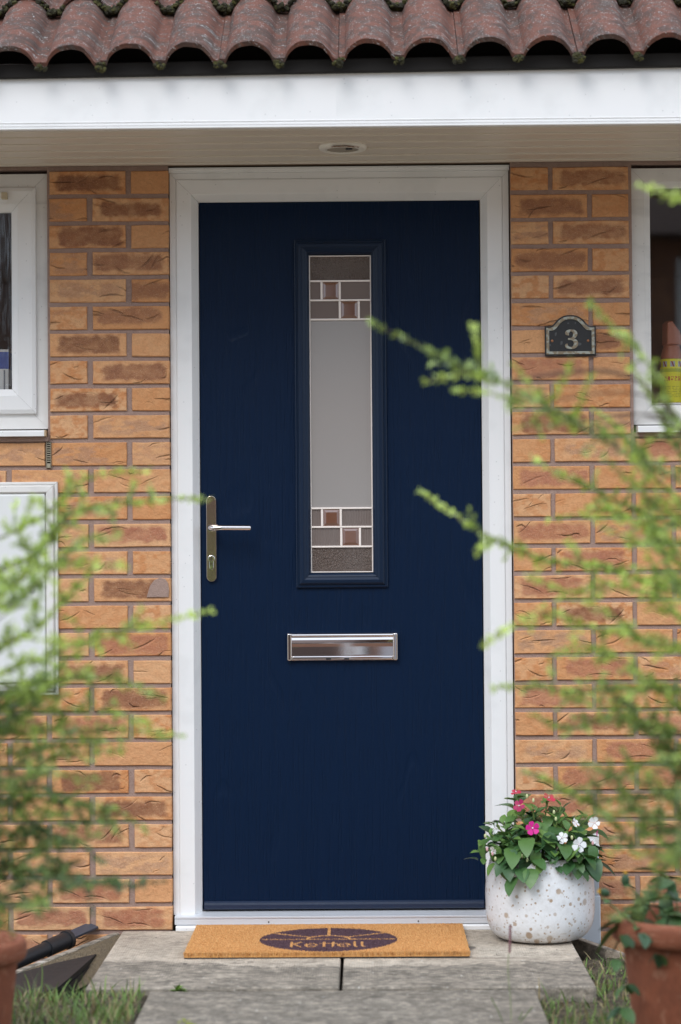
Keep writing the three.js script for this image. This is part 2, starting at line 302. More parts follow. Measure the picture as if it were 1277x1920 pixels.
  pn(X0, -0.0005, H[5], H[4], REED); bevel(-0.0005, 0.0512, H[5], H[4]); pn(0.0512, X1, H[5], H[4], REED);
  const bar = (x0, x1, y0, y1, t) => part('lead_strip', bx(x0, x1, y0, y1, zg - 0.001, zg + t, 0.0014), LEAD, d);
  for (const y of H) bar(X0, X1, y - 0.0026, y + 0.0026, 0.0050);
  for (const [x, a, b] of [[-0.0503, 1, 0], [0, 1, 0], [0, 2, 1], [0.0525, 2, 1], [-0.0533, 4, 3], [-0.0016, 4, 3], [-0.0005, 5, 4], [0.0512, 5, 4]]) bar(x - 0.0032, x + 0.0032, H[a] + 0.0027, H[b] - 0.0027, 0.0040);
  bar(X0 - 0.001, X0 + 0.0025, yB, yT, 0.0043); bar(X1 - 0.003, X1 + 0.001, yB, yT, 0.0043); bar(X0, X1, yT - 0.0030, yT, 0.0046); bar(X0, X1, yB, yB + 0.0030, 0.0046);
  part('inner_pane', bx(-0.094, 0.096, 0.965, 1.864, -0.075, -0.0700, 0), SATIN, d);
  // weather bar
  part('weather_bar', runX([[-0.0455, 0.0475], [-0.0385, 0.0480], [-0.0370, 0.0500], [-0.0370, 0.0600], [-0.0385, 0.0660], [-0.0430, 0.0695], [-0.0455, 0.0700]], -0.3855, 0.3850), phys([0.009, 0.019, 0.046], 0.4, { bumpMap: fine, bumpScale: 0.0004 }), d);
  // handle
  const hd = new THREE.Group(); hd.name = 'door_handle'; d.add(hd);
  const S = new THREE.Shape(), hw = 0.0138, y0 = 0.9515, y1 = 1.1892, cxh = -0.3600;
  S.absarc(cxh, y1 - hw, hw, 0, Math.PI); S.absarc(cxh, y0 + hw, hw, Math.PI, 2 * Math.PI); S.closePath();
  part('backplate', new THREE.ExtrudeGeometry(S, { depth: 0.0065, bevelEnabled: true, bevelThickness: 0.0025, bevelSize: 0.0016, bevelOffset: -0.0016, bevelSegments: 4, curveSegments: 24 }).translate(0, 0, -0.0450), CHROME2, hd);
  part('lever_neck', new THREE.CylinderGeometry(0.0085, 0.0105, 0.030, 28).rotateX(Math.PI / 2).translate(cxh, 1.0995, -0.0215), CHROME, hd);
  { const g = tube([[cxh, 1.0995, -0.020], [cxh, 1.0995, -0.004], [cxh + 0.006, 1.0995, 0.008], [cxh + 0.022, 1.0996, 0.0125], [cxh + 0.06, 1.0992, 0.0122], [cxh + 0.1095, 1.0986, 0.0105]], 0.0074, 40, 18); part('lever', g, CHROME, hd);
    part('lever_tip', new THREE.SphereGeometry(0.0074, 18, 12).scale(0.55, 1, 1).translate(cxh + 0.1095, 1.0986, 0.0105), CHROME, hd); }
  { const k = new THREE.Shape(); k.absarc(0, 0.010, 0.0088, -0.95, Math.PI + 0.95); k.lineTo(-0.0052, -0.014); k.absarc(0, -0.014, 0.0052, Math.PI, 2 * Math.PI); k.closePath();
    const kg = new THREE.ExtrudeGeometry(k, { depth: 0.003, bevelEnabled: true, bevelThickness: 0.001, bevelSize: 0.001, bevelSegments: 2, curveSegments: 20 }).translate(cxh, 1.0045, -0.0365);
    const cyl = part('lock_cylinder', kg, CHROME, hd);
    part('cylinder_plug', new THREE.CylinderGeometry(0.0058, 0.0062, 0.003, 24).rotateX(Math.PI / 2).translate(cxh, 1.0145, -0.0315), CHROME2, hd);
    part('keyhole', bx(cxh - 0.0009, cxh + 0.0009, 1.0105, 1.0185, -0.0310, -0.0297, 0), BLACK, hd); }
  // letter plate
  const lp = new THREE.Group(); lp.name = 'letter_plate'; d.add(lp);
  part('surround', bx(-0.1515, 0.1525, 0.7315, 0.8065, -0.0455, -0.0375, 0.003), CHROME, lp);
  part('end_cap', bx(-0.1520, -0.1395, 0.7310, 0.8070, -0.0400, -0.0285, 0.004), CHROME, lp);
  part('end_cap', bx(0.1405, 0.1530, 0.7310, 0.8070, -0.0400, -0.0285, 0.004), CHROME, lp);
  part('hinge_bar', new THREE.CylinderGeometry(0.0048, 0.0048, 0.2796, 20).rotateZ(Math.PI / 2).translate(0.0005, 0.8010, -0.0335), CHROME, lp);
  { const pts = []; let zf = -0.0375; for (let k = 0; k <= 14; k++) { const t = k / 14, y = 0.7945 - 0.0475 * t; zf += Math.tan((2.4 + 16 * Math.pow(1 - t, 4.5)) * Math.PI / 180) * 0.0475 / 14; pts.push([zf, y]); } pts.push([-0.040, 0.7468], [-0.043, 0.7945]);
    const g = runX(pts, -0.1390, 0.1400); part('flap', toCreasedNormals(g, 0.5), CHROME, lp); }
  part('lower_lip', bx(-0.1390, 0.1400, 0.7335, 0.7445, -0.0385, -0.0305, 0.0035), CHROME, lp);
  for (const x of [-0.045, 0.005]) part('lip_notch', bx(x, x + 0.014, 0.7345, 0.7385, -0.0315, -0.0300, 0.0005), BLACK, lp);
}

// ───────── windows ─────────
const streak = bumpTex(256, (i, j) => 0.55 * fbm(i / 4, j / 46, 3) + 0.45 * vnoise(i / 9, j / 70 + 5)); streak.repeat.set(5, 2);
const PANE = phys(0xffffff, 0.0, { transmission: 1, thickness: 0, ior: 1.62 });
const PANEOBS = phys(0xffffff, 0.06, { transmission: 1, thickness: 0, ior: 1.62, bumpMap: streak, bumpScale: 0.004 });
const SILLCAP = std([0.55, 0.42, 0.27], 0.7);
{
  const w = thing('casement_window', 'white casement window with streaky obscured glass above the meter box', 'window');
  for (const g of mitred(-1.545, -0.8065, 1.3765, 2.0848, [[0, -0.07], [0, -0.0215], [0.001, -0.0205], [0.046, -0.0205], [0.047, -0.024], [0.047, -0.07]])) part('frame', g, PVCOLD, w);
  for (const g of mitred(-1.513, -0.8385, 1.4185, 2.0460, [[0, -0.03], [0, -0.0125], [0.0015, -0.0090], [0.0105, -0.0040], [0.0120, -0.0035], [0.0485, -0.0035], [0.0495, -0.0050], [0.0500, -0.0050], [0.0505, -0.0065], [0.0685, -0.0165], [0.0690, -0.030]])) part('sash', g, PVC, w);
  part('pane', bx(-1.450, -0.9020, 1.480, 1.985, -0.0285, -0.0245, 0), PANEOBS, w);
  const v = part('trickle_vent', bx(-1.30, -0.9155, 2.0115, 2.0290, -0.0040, 0.0095, 0.0015), PVCOLD, w);
  part('vent_end', bx(-0.9305, -0.9150, 2.0110, 2.0295, -0.0041, 0.0105, 0.001), std([0.52, 0.44, 0.30], 0.6), w);
  part('sill', runX([[-0.06, 1.3755], [0.022, 1.3710], [0.0265, 1.3690], [0.0275, 1.3670], [0.0275, 1.3545], [-0.06, 1.3545]], -1.56, -0.8130), PVC, w);
  part('sill_end', bx(-0.8128, -0.8090, 1.3542, 1.3712, -0.02, 0.0265, 0.0008), SILLCAP, w);
  part('bedding', bx(-1.56, -0.8040, 1.3405, 1.3543, -0.05, 0.004, 0.003), MORTAR, w);
}
{
  const w = thing('fixed_window', 'white fixed window with clear glass and a spray bottle behind it', 'window');
  for (const g of mitred(0.8055, 1.545, 1.3755, 2.0848, [[0, -0.07], [0, -0.0205], [0.001, -0.0195], [0.0375, -0.0195], [0.0385, -0.0210], [0.0390, -0.0210], [0.0395, -0.0225], [0.0420, -0.0240], [0.0545, -0.0330], [0.0550, -0.050]])) part('frame', g, PVCOLD, w);
  part('pane', bx(0.856, 1.492, 1.427, 2.034, -0.0465, -0.0425, 0), PANE, w);
  part('gasket', mergeGeometries(mitred(0.8585, 1.489, 1.4295, 2.0315, [[0, -0.0425], [0, -0.0355], [0.0022, -0.0365], [0.0022, -0.0425]])), BLACK, w);
  part('sill', runX([[-0.06, 1.3745], [0.022, 1.3705], [0.0265, 1.3690], [0.0275, 1.3670], [0.0275, 1.3525], [-0.06, 1.3525]], 0.8140, 1.56), PVC, w);
  part('bedding', bx(0.806, 1.56, 1.3405, 1.3523, -0.05, 0.003, 0.003), MORTAR, w);
  part('inner_sill', bx(0.80, 1.55, 1.415, 1.4395, -0.36, -0.0705, 0.004), PVCOLD, w);
}
// things standing on the inner sills
{
  const b = thing('spray_bottle', 'yellow labelled spray bottle with terracotta orange cap behind the clear window', 'bottle', [0.931, 1.440, -0.145], 0.35);
  const lb = tex(512, 256, (i, j) => {
    const u = i / 512, v = j / 256; let c = [0.62, 0.58, 0.02];
    if (v > 0.80 && v < 0.96) { const q = (u * 9) % 1; if (q > 0.15 && q < 0.75 && v > 0.82 && v < 0.94) { c = [0.30, 0.33, 0.36]; if (Math.abs(q - 0.45 + (v - 0.88) * 2) < 0.09) c = [0.25, 0.04, 0.03]; } }
    if (v > 0.70 && v < 0.78) c = [0.34, 0.38, 0.02];
    if (v > 0.50 && v < 0.60 && vnoise(u * 60, v * 50) > 0.35 && (u * 20) % 1 > 0.3) c = [0.40, 0.02, 0.03];
    if (v > 0.12 && v < 0.40 && (v * 26) % 1 > 0.6 && vnoise(u * 90, Math.floor(v * 26)) > 0.4) c = [0.30, 0.30, 0.02];
    return c;
  });
  const lathe = p => new THREE.LatheGeometry(p.map(q => new THREE.Vector2(...q)), 36);
  const bg = lathe([[0, 0], [0.030, 0.001], [0.033, 0.006], [0.033, 0.124], [0.030, 0.126], [0, 0.126]]); { const p = bg.attributes.position, uv = bg.attributes.uv; for (let i = 0; i < p.count; i++) uv.setY(i, clamp(p.getY(i) / 0.126)); }
  part('body', bg, std(0xffffff, 0.4, { map: lb }), b);
  const ORG = std([0.30, 0.095, 0.048], 0.45);
  part('shoulder', lathe([[0.0305, 0.1262], [0.0305, 0.134], [0.027, 0.146], [0.0235, 0.160], [0.022, 0.166], [0, 0.166]]), ORG, b);
  const cs = new THREE.Shape([[-0.021, 0.1665], [0.022, 0.1665], [0.023, 0.192], [0.018, 0.205], [-0.003, 0.231], [-0.010, 0.233], [-0.019, 0.226]].map(p => new THREE.Vector2(...p)));
  part('cap', new THREE.ExtrudeGeometry(cs, { depth: 0.024, bevelEnabled: true, bevelThickness: 0.006, bevelSize: 0.005, bevelOffset: -0.004, bevelSegments: 4 }).translate(0, 0, -0.012), ORG, b);
  const c = thing('carton', 'white carton with a blue band behind the obscured glass', 'carton', [-1.02, 1.40, -0.13]);
  part('box', bx(-0.10, 0.092, 0, 0.205, -0.04, 0.04, 0.002), std([0.62, 0.62, 0.60], 0.6), c);
  part('blue_band', bx(-0.1005, 0.0925, 0.150, 0.198, -0.0405, 0.0405, 0.001), std([0.03, 0.075, 0.30], 0.5), c);
  for (const x of [-0.07, -0.035, 0.0, 0.03, 0.055, 0.078]) part('dark_stripe', bx(x, x + 0.004, 0.06, 0.147, 0.0395, 0.041, 0), std([0.10, 0.11, 0.13], 0.6), c);
  const s = thing('inner_window_board', 'white inner window board under the obscured glass', 'window board');
  part('board', bx(-1.55, -0.80, 1.376, 1.3995, -0.36, -0.0705, 0.004), PVCOLD, s);
}

// ───────── small fittings on the wall ─────────
{
  const v = thing('weep_vent', 'narrow grimy slotted weep vent beside the window sill corner', 'vent', [-0.8040, 1.304, 0]);
  const VM = std([0.20, 0.17, 0.12], 0.8), VM2 = std([0.34, 0.30, 0.22], 0.8);
  part('casing', bx(-0.0065, 0.0065, -0.037, 0.036, -0.03, -0.0015, 0.0006), std([0.03, 0.026, 0.02], 0.9), v);
  part('side_wall', bx(-0.0075, -0.0045, -0.0375, 0.0365, -0.02, 0.004, 0.0006), VM, v);
  part('side_wall', bx(0.0048, 0.0072, -0.0375, 0.0365, -0.02, 0.004, 0.0006), VM, v);
  for (let k = 0; k < 9; k++) part('louvre', bx(-0.0048, 0.005, 0.0305 - k * 0.0062, 0.0333 - k * 0.0062, -0.015, 0.0035, 0.0005), VM2, v);
  part('foot', bx(-0.0044, 0.0046, -0.036, -0.0235, -0.015, 0.0037, 0.001), VM2, v);
}
{
  const m = thing('meter_box', 'cream white utility meter box recessed in the brick wall behind the shrub', 'meter box');
  const MB = std(0xffffff, 0.5, { map: pvcOldMap });
  const fr = [[0, -0.02], [0, 0.010], [0.002, 0.0125], [0.0065, 0.0125], [0.0075, 0.010], [0.0095, 0.010], [0.0105, 0.0175], [0.013, 0.020], [0.0275, 0.020], [0.030, 0.0175], [0.031, 0.012], [0.033, 0.0115], [0.033, -0.02]];
  for (const g of mitred(-1.195, -0.7790, 0.6440, 1.2295, fr)) part('surround', g, MB, m);
  part('cover', bx(-1.1615, -0.8125, 0.6775, 1.1960, 0.004, 0.0185, 0.005), std([0.70, 0.71, 0.70], 0.4), m);
  const lk = part('lock', new THREE.CylinderGeometry(0.012, 0.012, 0.004, 24).rotateX(Math.PI / 2).translate(-0.852, 0.935, 0.0195), std([0.35, 0.35, 0.34], 0.5), m);
  part('lock_slot', bx(-0.8535, -0.8505, 0.928, 0.942, 0.0212, 0.0220, 0), BLACK, lk);
}
{
  const c = thing('cable_conduit', 'grey white plastic cable conduit on the wall behind the flower planter', 'conduit');
  const G1 = std([0.60, 0.63, 0.67], 0.45), G2 = std([0.42, 0.45, 0.49], 0.5);
  part('upper_cover', bx(0.632, 0.6965, 0.226, 0.262, 0.0005, 0.030, 0.003), PVC, c);
  part('middle_cover', bx(0.633, 0.6955, 0.1785, 0.2255, 0.0005, 0.0285, 0.002), G1, c);
  part('clamp', bx(0.634, 0.6945, 0.1665, 0.1780, 0.0005, 0.018, 0.001), std([0.10, 0.10, 0.11], 0.5), c);
  part('lower_cover', bx(0.6335, 0.6955, 0.090, 0.1660, 0.0005, 0.0265, 0.002), G2, c);
  part('base_cover', bx(0.630, 0.6985, -0.055, 0.0895, 0.0005, 0.0310, 0.003), G1, c);
  for (const [x, y, z] of [[0.6895, 0.1722, 0.0180], [0.6895, 0.1535, 0.0265]]) { const s = part('screw', new THREE.CylinderGeometry(0.0035, 0.0038, 0.002, 16).rotateX(Math.PI / 2).translate(x, y, z), CHROME, c); part('screw_slot', bx(x - 0.0026, x + 0.0026, y - 0.0005, y + 0.0005, z + 0.0008, z + 0.0013, 0), BLACK, s); }
}
{
  const font = await new FontLoader().loadAsync('fonts/droid/droid_serif_bold.typeface.json');
  const p = thing('house_number_plaque', 'black arched house number plaque with tarnished brass rim and figure 3', 'plaque', [0.6333, 1.6055, 0.0015]);
  const outline = (k, r2) => { // k: inset
    const s = new THREE.Shape(), w = 0.0700 - k, yb = -0.0405 + k, ys = 0.0405 - k; 
    s.moveTo(-w, yb); s.lineTo(w, yb); s.lineTo(w, ys); s.lineTo(w - 0.012 + k * 0.4, ys);
    s.bezierCurveTo(0.040 - k * 0.6, ys + 0.001, 0.040 - k * 0.7, 0.0715 - k, 0, 0.0715 - k);
    s.bezierCurveTo(-0.040 + k * 0.7, 0.0715 - k, -0.040 + k * 0.6, ys + 0.001, -w + 0.012 - k * 0.4, ys);
    s.lineTo(-w, ys); s.closePath(); return s;
  };
  const wear = tex(256, 256, (i, j) => { const n = fbm(i / 20, j / 20), m = fbm(i / 34 + 40, j / 34, 2); const t = sstep(0.74, 0.79, m) * 0.6; return mix3([0.010, 0.010, 0.011], [0.10, 0.105, 0.11], clamp(t + 0.05 * n)); }, true, true); wear.repeat.set(8, 8);
  const pat = tex(256, 256, (i, j) => { const n = fbm(i / 18, j / 18); return mix3([0.24, 0.19, 0.125], [0.36, 0.37, 0.32], sstep(0.4, 0.65, n)); }, true, true); pat.repeat.set(10, 10);
  const BK = std(0xffffff, 0.5, { map: wear }), BR = std(0xffffff, 0.5, { map: pat, metalness: 0.35 });
  part('plate', uvBox(new THREE.ExtrudeGeometry(outline(0), { depth: 0.006, bevelEnabled: true, bevelThickness: 0.001, bevelSize: 0.001, bevelOffset: -0.001, bevelSegments: 2, curveSegments: 24 })), BK, p);
  const rs = outline(0.0040); rs.holes.push(new THREE.Path(outline(0.0118).getPoints(24)));
  part('rim', uvBox(new THREE.ExtrudeGeometry(rs, { depth: 0.0026, bevelEnabled: true, bevelThickness: 0.0008, bevelSize: 0.0008, bevelOffset: -0.0008, bevelSegments: 2, curveSegments: 24 }).translate(0, 0, 0.0068)), BR, p);
  const tg = new TextGeometry('3', { font, size: 0.052, depth: 0.0026, bevelEnabled: true, bevelThickness: 0.0006, bevelSize: 0.0005, bevelSegments: 2, curveSegments: 10 }); tg.computeBoundingBox();
  const bb = tg.boundingBox; tg.translate(-(bb.min.x + bb.max.x) / 2 + 0.003, -(bb.min.y + bb.max.y) / 2 + 0.0045, 0.0068);
  part('numeral', uvBox(tg), BR, p);
  for (const x of [-0.0500, 0.0485]) part('screw', new THREE.SphereGeometry(0.0038, 14, 8).scale(1, 1, 0.45).translate(x, 0.0005, 0.0070), std([0.30, 0.13, 0.06], 0.5, { metalness: 0.5 }), p);
}

// ───────── porch roof: fascia, soffit, tiles ─────────
{
  const R = thing('porch_roof', 'overhanging roof edge of mossy brown red tiles with white fascia', 'roof');
  const fa = part('fascia', runX([[0.520, 2.0985], [0.5390, 2.0985], [0.5405, 2.1000], [0.5405, 2.1045], [0.5385, 2.1055], [0.5405, 2.1066], [0.5405, 2.1105], [0.5380, 2.1122], [0.5380, 2.1132], [0.5405, 2.1150], [0.5405, 2.1165], [0.5395, 2.1175], [0.5395, 2.2650], [0.520, 2.2650]], -1.75, 1.75), phys(0xffffff, 0.36, { map: pvcMap, clearcoat: 0.15, clearcoatRoughness: 0.25 }), R);
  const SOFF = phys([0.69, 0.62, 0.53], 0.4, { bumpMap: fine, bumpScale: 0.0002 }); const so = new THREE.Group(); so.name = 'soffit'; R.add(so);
  const zs = [0.519, 0.4335, 0.3395, 0.2440, 0.1480, 0.0525, 0.0085];
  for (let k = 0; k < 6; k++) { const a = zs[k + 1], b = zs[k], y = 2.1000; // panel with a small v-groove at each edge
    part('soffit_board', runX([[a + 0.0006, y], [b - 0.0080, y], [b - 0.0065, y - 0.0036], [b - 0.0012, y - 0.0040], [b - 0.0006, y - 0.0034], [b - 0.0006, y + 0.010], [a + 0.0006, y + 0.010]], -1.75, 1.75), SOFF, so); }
  part('soffit_backing', bx(-1.75, 1.75, 2.1105, 2.1155, -0.1, 0.5195, 0), TIMBER, so);
  part('wall_batten', bx(-1.75, 1.75, 2.1010, 2.1100, -0.09, 0.0060, 0), TIMBER, so);
  const FELT = std([0.012, 0.010, 0.009], 0.9);
  part('eaves_filler_and_dark_box', mergeGeometries([bx(-1.75, 1.75, 2.2330, 2.268, 0.530, 0.556, 0.004).rotateZ(0.0080), bx(-1.75, 1.75, 2.20, 2.335, 0.43, 0.45, 0)]), FELT, R);  // front comb strip, plus a black box added behind to darken the arches
  part('felt', (() => { const g = new THREE.BoxGeometry(3.5, 0.006, 1.2); g.rotateX(35 * Math.PI / 180); g.translate(0, 2.553, 0.0); return g; })(), FELT, R);
  // tiles
  const tm = tex(1024, 1024, (i, j) => {
    const n = fbm(i / 60, j / 60), m = fbm(i / 14 + 30, j / 14, 3), f = HT[(i * 389 + j * 6151) & 65535], l = fbm(i / 26 + 80, j / 26 + 11, 3), g2 = vnoise(i / 2.5, j / 2.5);
    let c = mix3([0.158, 0.058, 0.036], [0.084, 0.045, 0.033], sstep(0.36, 0.66, n)); c = mix3(c, [0.19, 0.076, 0.050], 0.6 * sstep(0.52, 0.75, m));
    c = mix3(c, [0.115, 0.108, 0.095], 0.42 * sstep(0.54, 0.74, l));
    const g = 0.72 + 0.34 * g2 + 0.26 * (f - 0.5); c = c.map(v => v * g);
    const sp = vnoise(i / 4.2 + 300, j / 4.2); if (sp > 0.87 && l > 0.45) c = mix3(c, [0.46, 0.47, 0.46], 0.8);
    if (vnoise(i / 6 + 99, j / 6 + 77) < 0.055) c = mix3(c, [0.02, 0.018, 0.014], 0.7);
    return c;
  }, true, true); tm.repeat.set(1.7, 1.7);
  const tb = bumpTex(512, (i, j) => 0.5 * fbm(i / 6, j / 6, 3) + 0.5 * HT[(i * 389 + j * 6151) & 65535]); tb.repeat.set(3.4, 3.4);
  const TILE = std(0xffffff, 0.9, { map: tm, bumpMap: tb, bumpScale: 0.003 });
  const P = 0.1492;
  const hgt = x => { let t = ((x / P) % 1 + 1) % 1; t = Math.abs(t - 0.5) * 2; /*0 at roll centre*/ const k = t / 0.80; return k < 1 ? 0.0450 * Math.pow(Math.max(0, 1 - Math.pow(k, 2.3)), 0.70) : 0; };
  const tileGeo = (seed) => {
    const r = rng(seed), N = 40, Wd = 2 * P - 0.0015, Ln = 0.40, Th = 0.0125, v = [], uv = [], nz = 3;
    const ch = Array.from({ length: N + 1 }, (_, i) => 0.0022 * (r() - 0.5) + 0.005 * Math.max(0, vnoise(i * 0.35 + seed, 3) - 0.72) * 4);
    const ou = r() * 3, ov = r() * 3;
    const pt = (i, s, top) => { const x = Wd * i / N; const lap = i >= N - 4 ? -0.003 : 0; return [x, hgt(x) + lap + (top ? 0 : -Th), s * Ln + (s === 0 ? ch[i] : 0)]; };
    const quad = (a, b, c, d) => { for (const q of [a, b, c, a, c, d]) { v.push(q[0], q[1], -q[2]); uv.push(q[0] + ou + q[1] * 0.7, q[2] + ov + q[1] * 0.5); } };
    for (let i = 0; i < N; i++) {
      quad(pt(i, 0, true), pt(i + 1, 0, true), pt(i + 1, 1, true), pt(i, 1, true));
      quad(pt(i, 1, false), pt(i + 1, 1, false), pt(i + 1, 0, false), pt(i, 0, false));
      quad(pt(i, 0, false), pt(i + 1, 0, false), pt(i + 1, 0, true), pt(i, 0, true));
    }
    quad(pt(N, 0, false), pt(N, 1, false), pt(N, 1, true), pt(N, 0, true)); quad(pt(0, 1, false), pt(0, 0, false), pt(0, 0, true), pt(0, 1, true));
    let g = new THREE.BufferGeometry(); g.setAttribute('position', new THREE.Float32BufferAttribute(v, 3)); g.setAttribute('uv', new THREE.Float32BufferAttribute(uv, 2));
    return toCreasedNormals(g, 0.7);
  };
  const tv = [1, 2, 3, 4, 5].map(k => tileGeo(60 + k)), r = rng(9), A = 35 * Math.PI / 180, G = 0.340;
  const mossM = [], mossC = [];
  for (let c = 0; c < 3; c++) for (let q = -6; q < 6; q++) {
    const m = part('roof_tile', tv[Math.floor(r() * 5)], TILE, R);
    const x = -0.7375 + (q + 5) * 2 * P - 2 * P * 2.5 - 0.0002, yy = 2.2640 + c * G * Math.sin(A) + 0.0095 * (x + 0) + (r() - 0.5) * 0.003 + c * 0.006, zz = 0.590 - c * G * Math.cos(A) + (r() - 0.5) * 0.005;
    m.position.set(x, yy, zz); m.rotation.set(A - 0.035, 0, 0.0065 + (r() - 0.5) * 0.004);
    // moss in the pans, under each lapping edge
    for (let k = 0; k < 3; k++) { const n = c === 0 ? 16 : 46; for (let i = 0; i < n; i++) { const px = x + (k * P) + (r() + r() - 1) * (c === 0 ? 0.014 : 0.045); mossM.push([px, yy + (c === 0 ? -0.006 : 0.000) + (r() - 0.5) * 0.012 + hgt(px - x) * (c === 0 ? 0.3 : 0.75) - 0.008, zz + 0.002 + r() * (c === 0 ? 0.006 : 0.020), 0.003 + r() * 0.006]); mossC.push(r()); } }
  }
  const mg = new THREE.IcosahedronGeometry(1, 1); { const p = mg.attributes.position, q = rng(4), memo = {}; for (let i = 0; i < p.count; i++) { const key = [p.getX(i), p.getY(i), p.getZ(i)].map(v => v.toFixed(3)).join(); const s = memo[key] ??= 0.65 + q() * 0.6; p.setXYZ(i, p.getX(i) * s, p.getY(i) * s, p.getZ(i) * s); } mg.computeVertexNormals(); }
  const mi = new THREE.InstancedMesh(mg, std(0xffffff, 1), mossM.length); mi.name = 'moss'; stuff(mi); sh(mi); const M4 = new THREE.Matrix4(), co = new THREE.Color(), E3 = new THREE.Euler();
  mossM.forEach((p, i) => { E3.set(i, i * 2.1, i * 0.7); M4.makeRotationFromEuler(E3).scale(new THREE.Vector3(p[3], p[3] * 0.7, p[3])).setPosition(p[0], p[1], p[2]); mi.setMatrixAt(i, M4); const c = mix3([0.018, 0.016, 0.007], [0.062, 0.058, 0.012], Math.pow(mossC[i], 2.2)); mi.setColorAt(i, co.setRGB(...c)); });
  R.add(mi);
}
{
  const d = thing('recessed_downlight', 'round white recessed downlight with rusty rim in the soffit', 'downlight', [0.0135, 2.0972, 0.262]);
  const RING = std([0.80, 0.77, 0.70], 0.4);
  const lathe = p => new THREE.LatheGeometry(p.map(q => new THREE.Vector2(...q)), 48);
  part('ring', lathe([[0.042, 0.004], [0.042, -0.0040], [0.045, -0.0075], [0.056, -0.0070], [0.0610, -0.0050], [0.0635, -0.001], [0.0635, 0.004]]), RING, d);
  part('recess_shade_disc', lathe([[0.0422, -0.0052], [0.036, -0.0045], [0.022, -0.0040], [0.0, -0.0038]]), std([0.34, 0.30, 0.24], 0.5), d);  // flush disc; its darker colour stands in for the shade of the recess
  const ru = std([0.22, 0.075, 0.015], 0.95); const rr = rng(5);
  const bits = []; for (let k = 0; k < 60; k++) { const a = -Math.PI / 2 + 0.55 * (rr() + rr() - 1) * 1.3 + 0.12, q = 0.0595 + rr() * 0.0045; const s = 0.0015 + rr() * 0.0042; bits.push(new THREE.CircleGeometry(s, 7).rotateX(Math.PI / 2).rotateY(rr() * 6).translate(Math.cos(a) * q, -0.0074 - rr() * 0.0006, -Math.sin(a) * q)); }
  part('rust_stain', mergeGeometries(bits), ru, d);
  part('lamp_cap', new THREE.CylinderGeometry(0.009, 0.009, 0.003, 20).translate(0.017, -0.0056, 0.012), std([0.05, 0.05, 0.05], 0.5), d);
}

// ───────── ground, step, path ─────────
const soilMap = tex(512, 512, (i, j) => { const n = fbm(i / 40, j / 40), m = fbm(i / 8 + 5, j / 8, 3), f = HT[(i * 211 + j * 5003) & 65535]; let c = mix3([0.075, 0.055, 0.036], [0.17, 0.135, 0.085], sstep(0.3, 0.7, n)); c = mix3(c, [0.24, 0.20, 0.12], 0.5 * sstep(0.55, 0.7, m)); const g = 0.6 + 0.5 * m + 0.4 * (f - 0.5); return c.map(v => v * g); }, true, true); soilMap.repeat.set(3, 3);
const soilB = bumpTex(256, (i, j) => 0.6 * fbm(i / 9, j / 9, 3) + 0.4 * HT[(i * 211 + j * 5003) & 65535]); soilB.repeat.set(6, 6);
const soilY = (x, z) => -0.105 + 0.035 * (fbm(x * 5 + 9, z * 5 + 3, 4) - 0.5) + 0.012 * vnoise(x * 60, z * 60) + 0.062 * (x < 0 ? sstep(0.66, 0.9, z) : sstep(-0.05, 0.35, z)) * sstep(1.6, 0.8, Math.abs(x)) + 0.024 * (x < 0 ? sstep(0.80, 0.90, z) : 0) * sstep(1.0, 0.7, Math.abs(x)) - (Math.abs(x) < 0.44 ? 0.06 : 0);
const SOIL = std(0xffffff, 1, { map: soilMap, bumpMap: soilB, bumpScale: 0.012 });
{
  const g = new THREE.PlaneGeometry(400, 400, 1, 1).rotateX(-Math.PI / 2).translate(0, -0.16, 160);
  const driveMap = tex(512, 512, (i, j) => { const n = fbm(i / 50, j / 50), m = fbm(i / 5, j / 5, 2); return mix3([0.23, 0.195, 0.15], [0.29, 0.245, 0.19], n).map(v => v * (0.7 + 0.6 * m)); }, true, true); driveMap.repeat.set(0.7, 0.7);
  structure('driveway', uvBox(g), std(0xffffff, 1, { map: driveMap }));
  const s = new THREE.PlaneGeometry(3.6, 3.4, 150, 150).rotateX(-Math.PI / 2).translate(0, 0, 1.68); const p = s.attributes.position;
  for (let i = 0; i < p.count; i++) { const x = p.getX(i), z = p.getZ(i); p.setY(i, soilY(x, z)); }
  s.computeVertexNormals(); structure('soil', uvBox(s), SOIL);
}
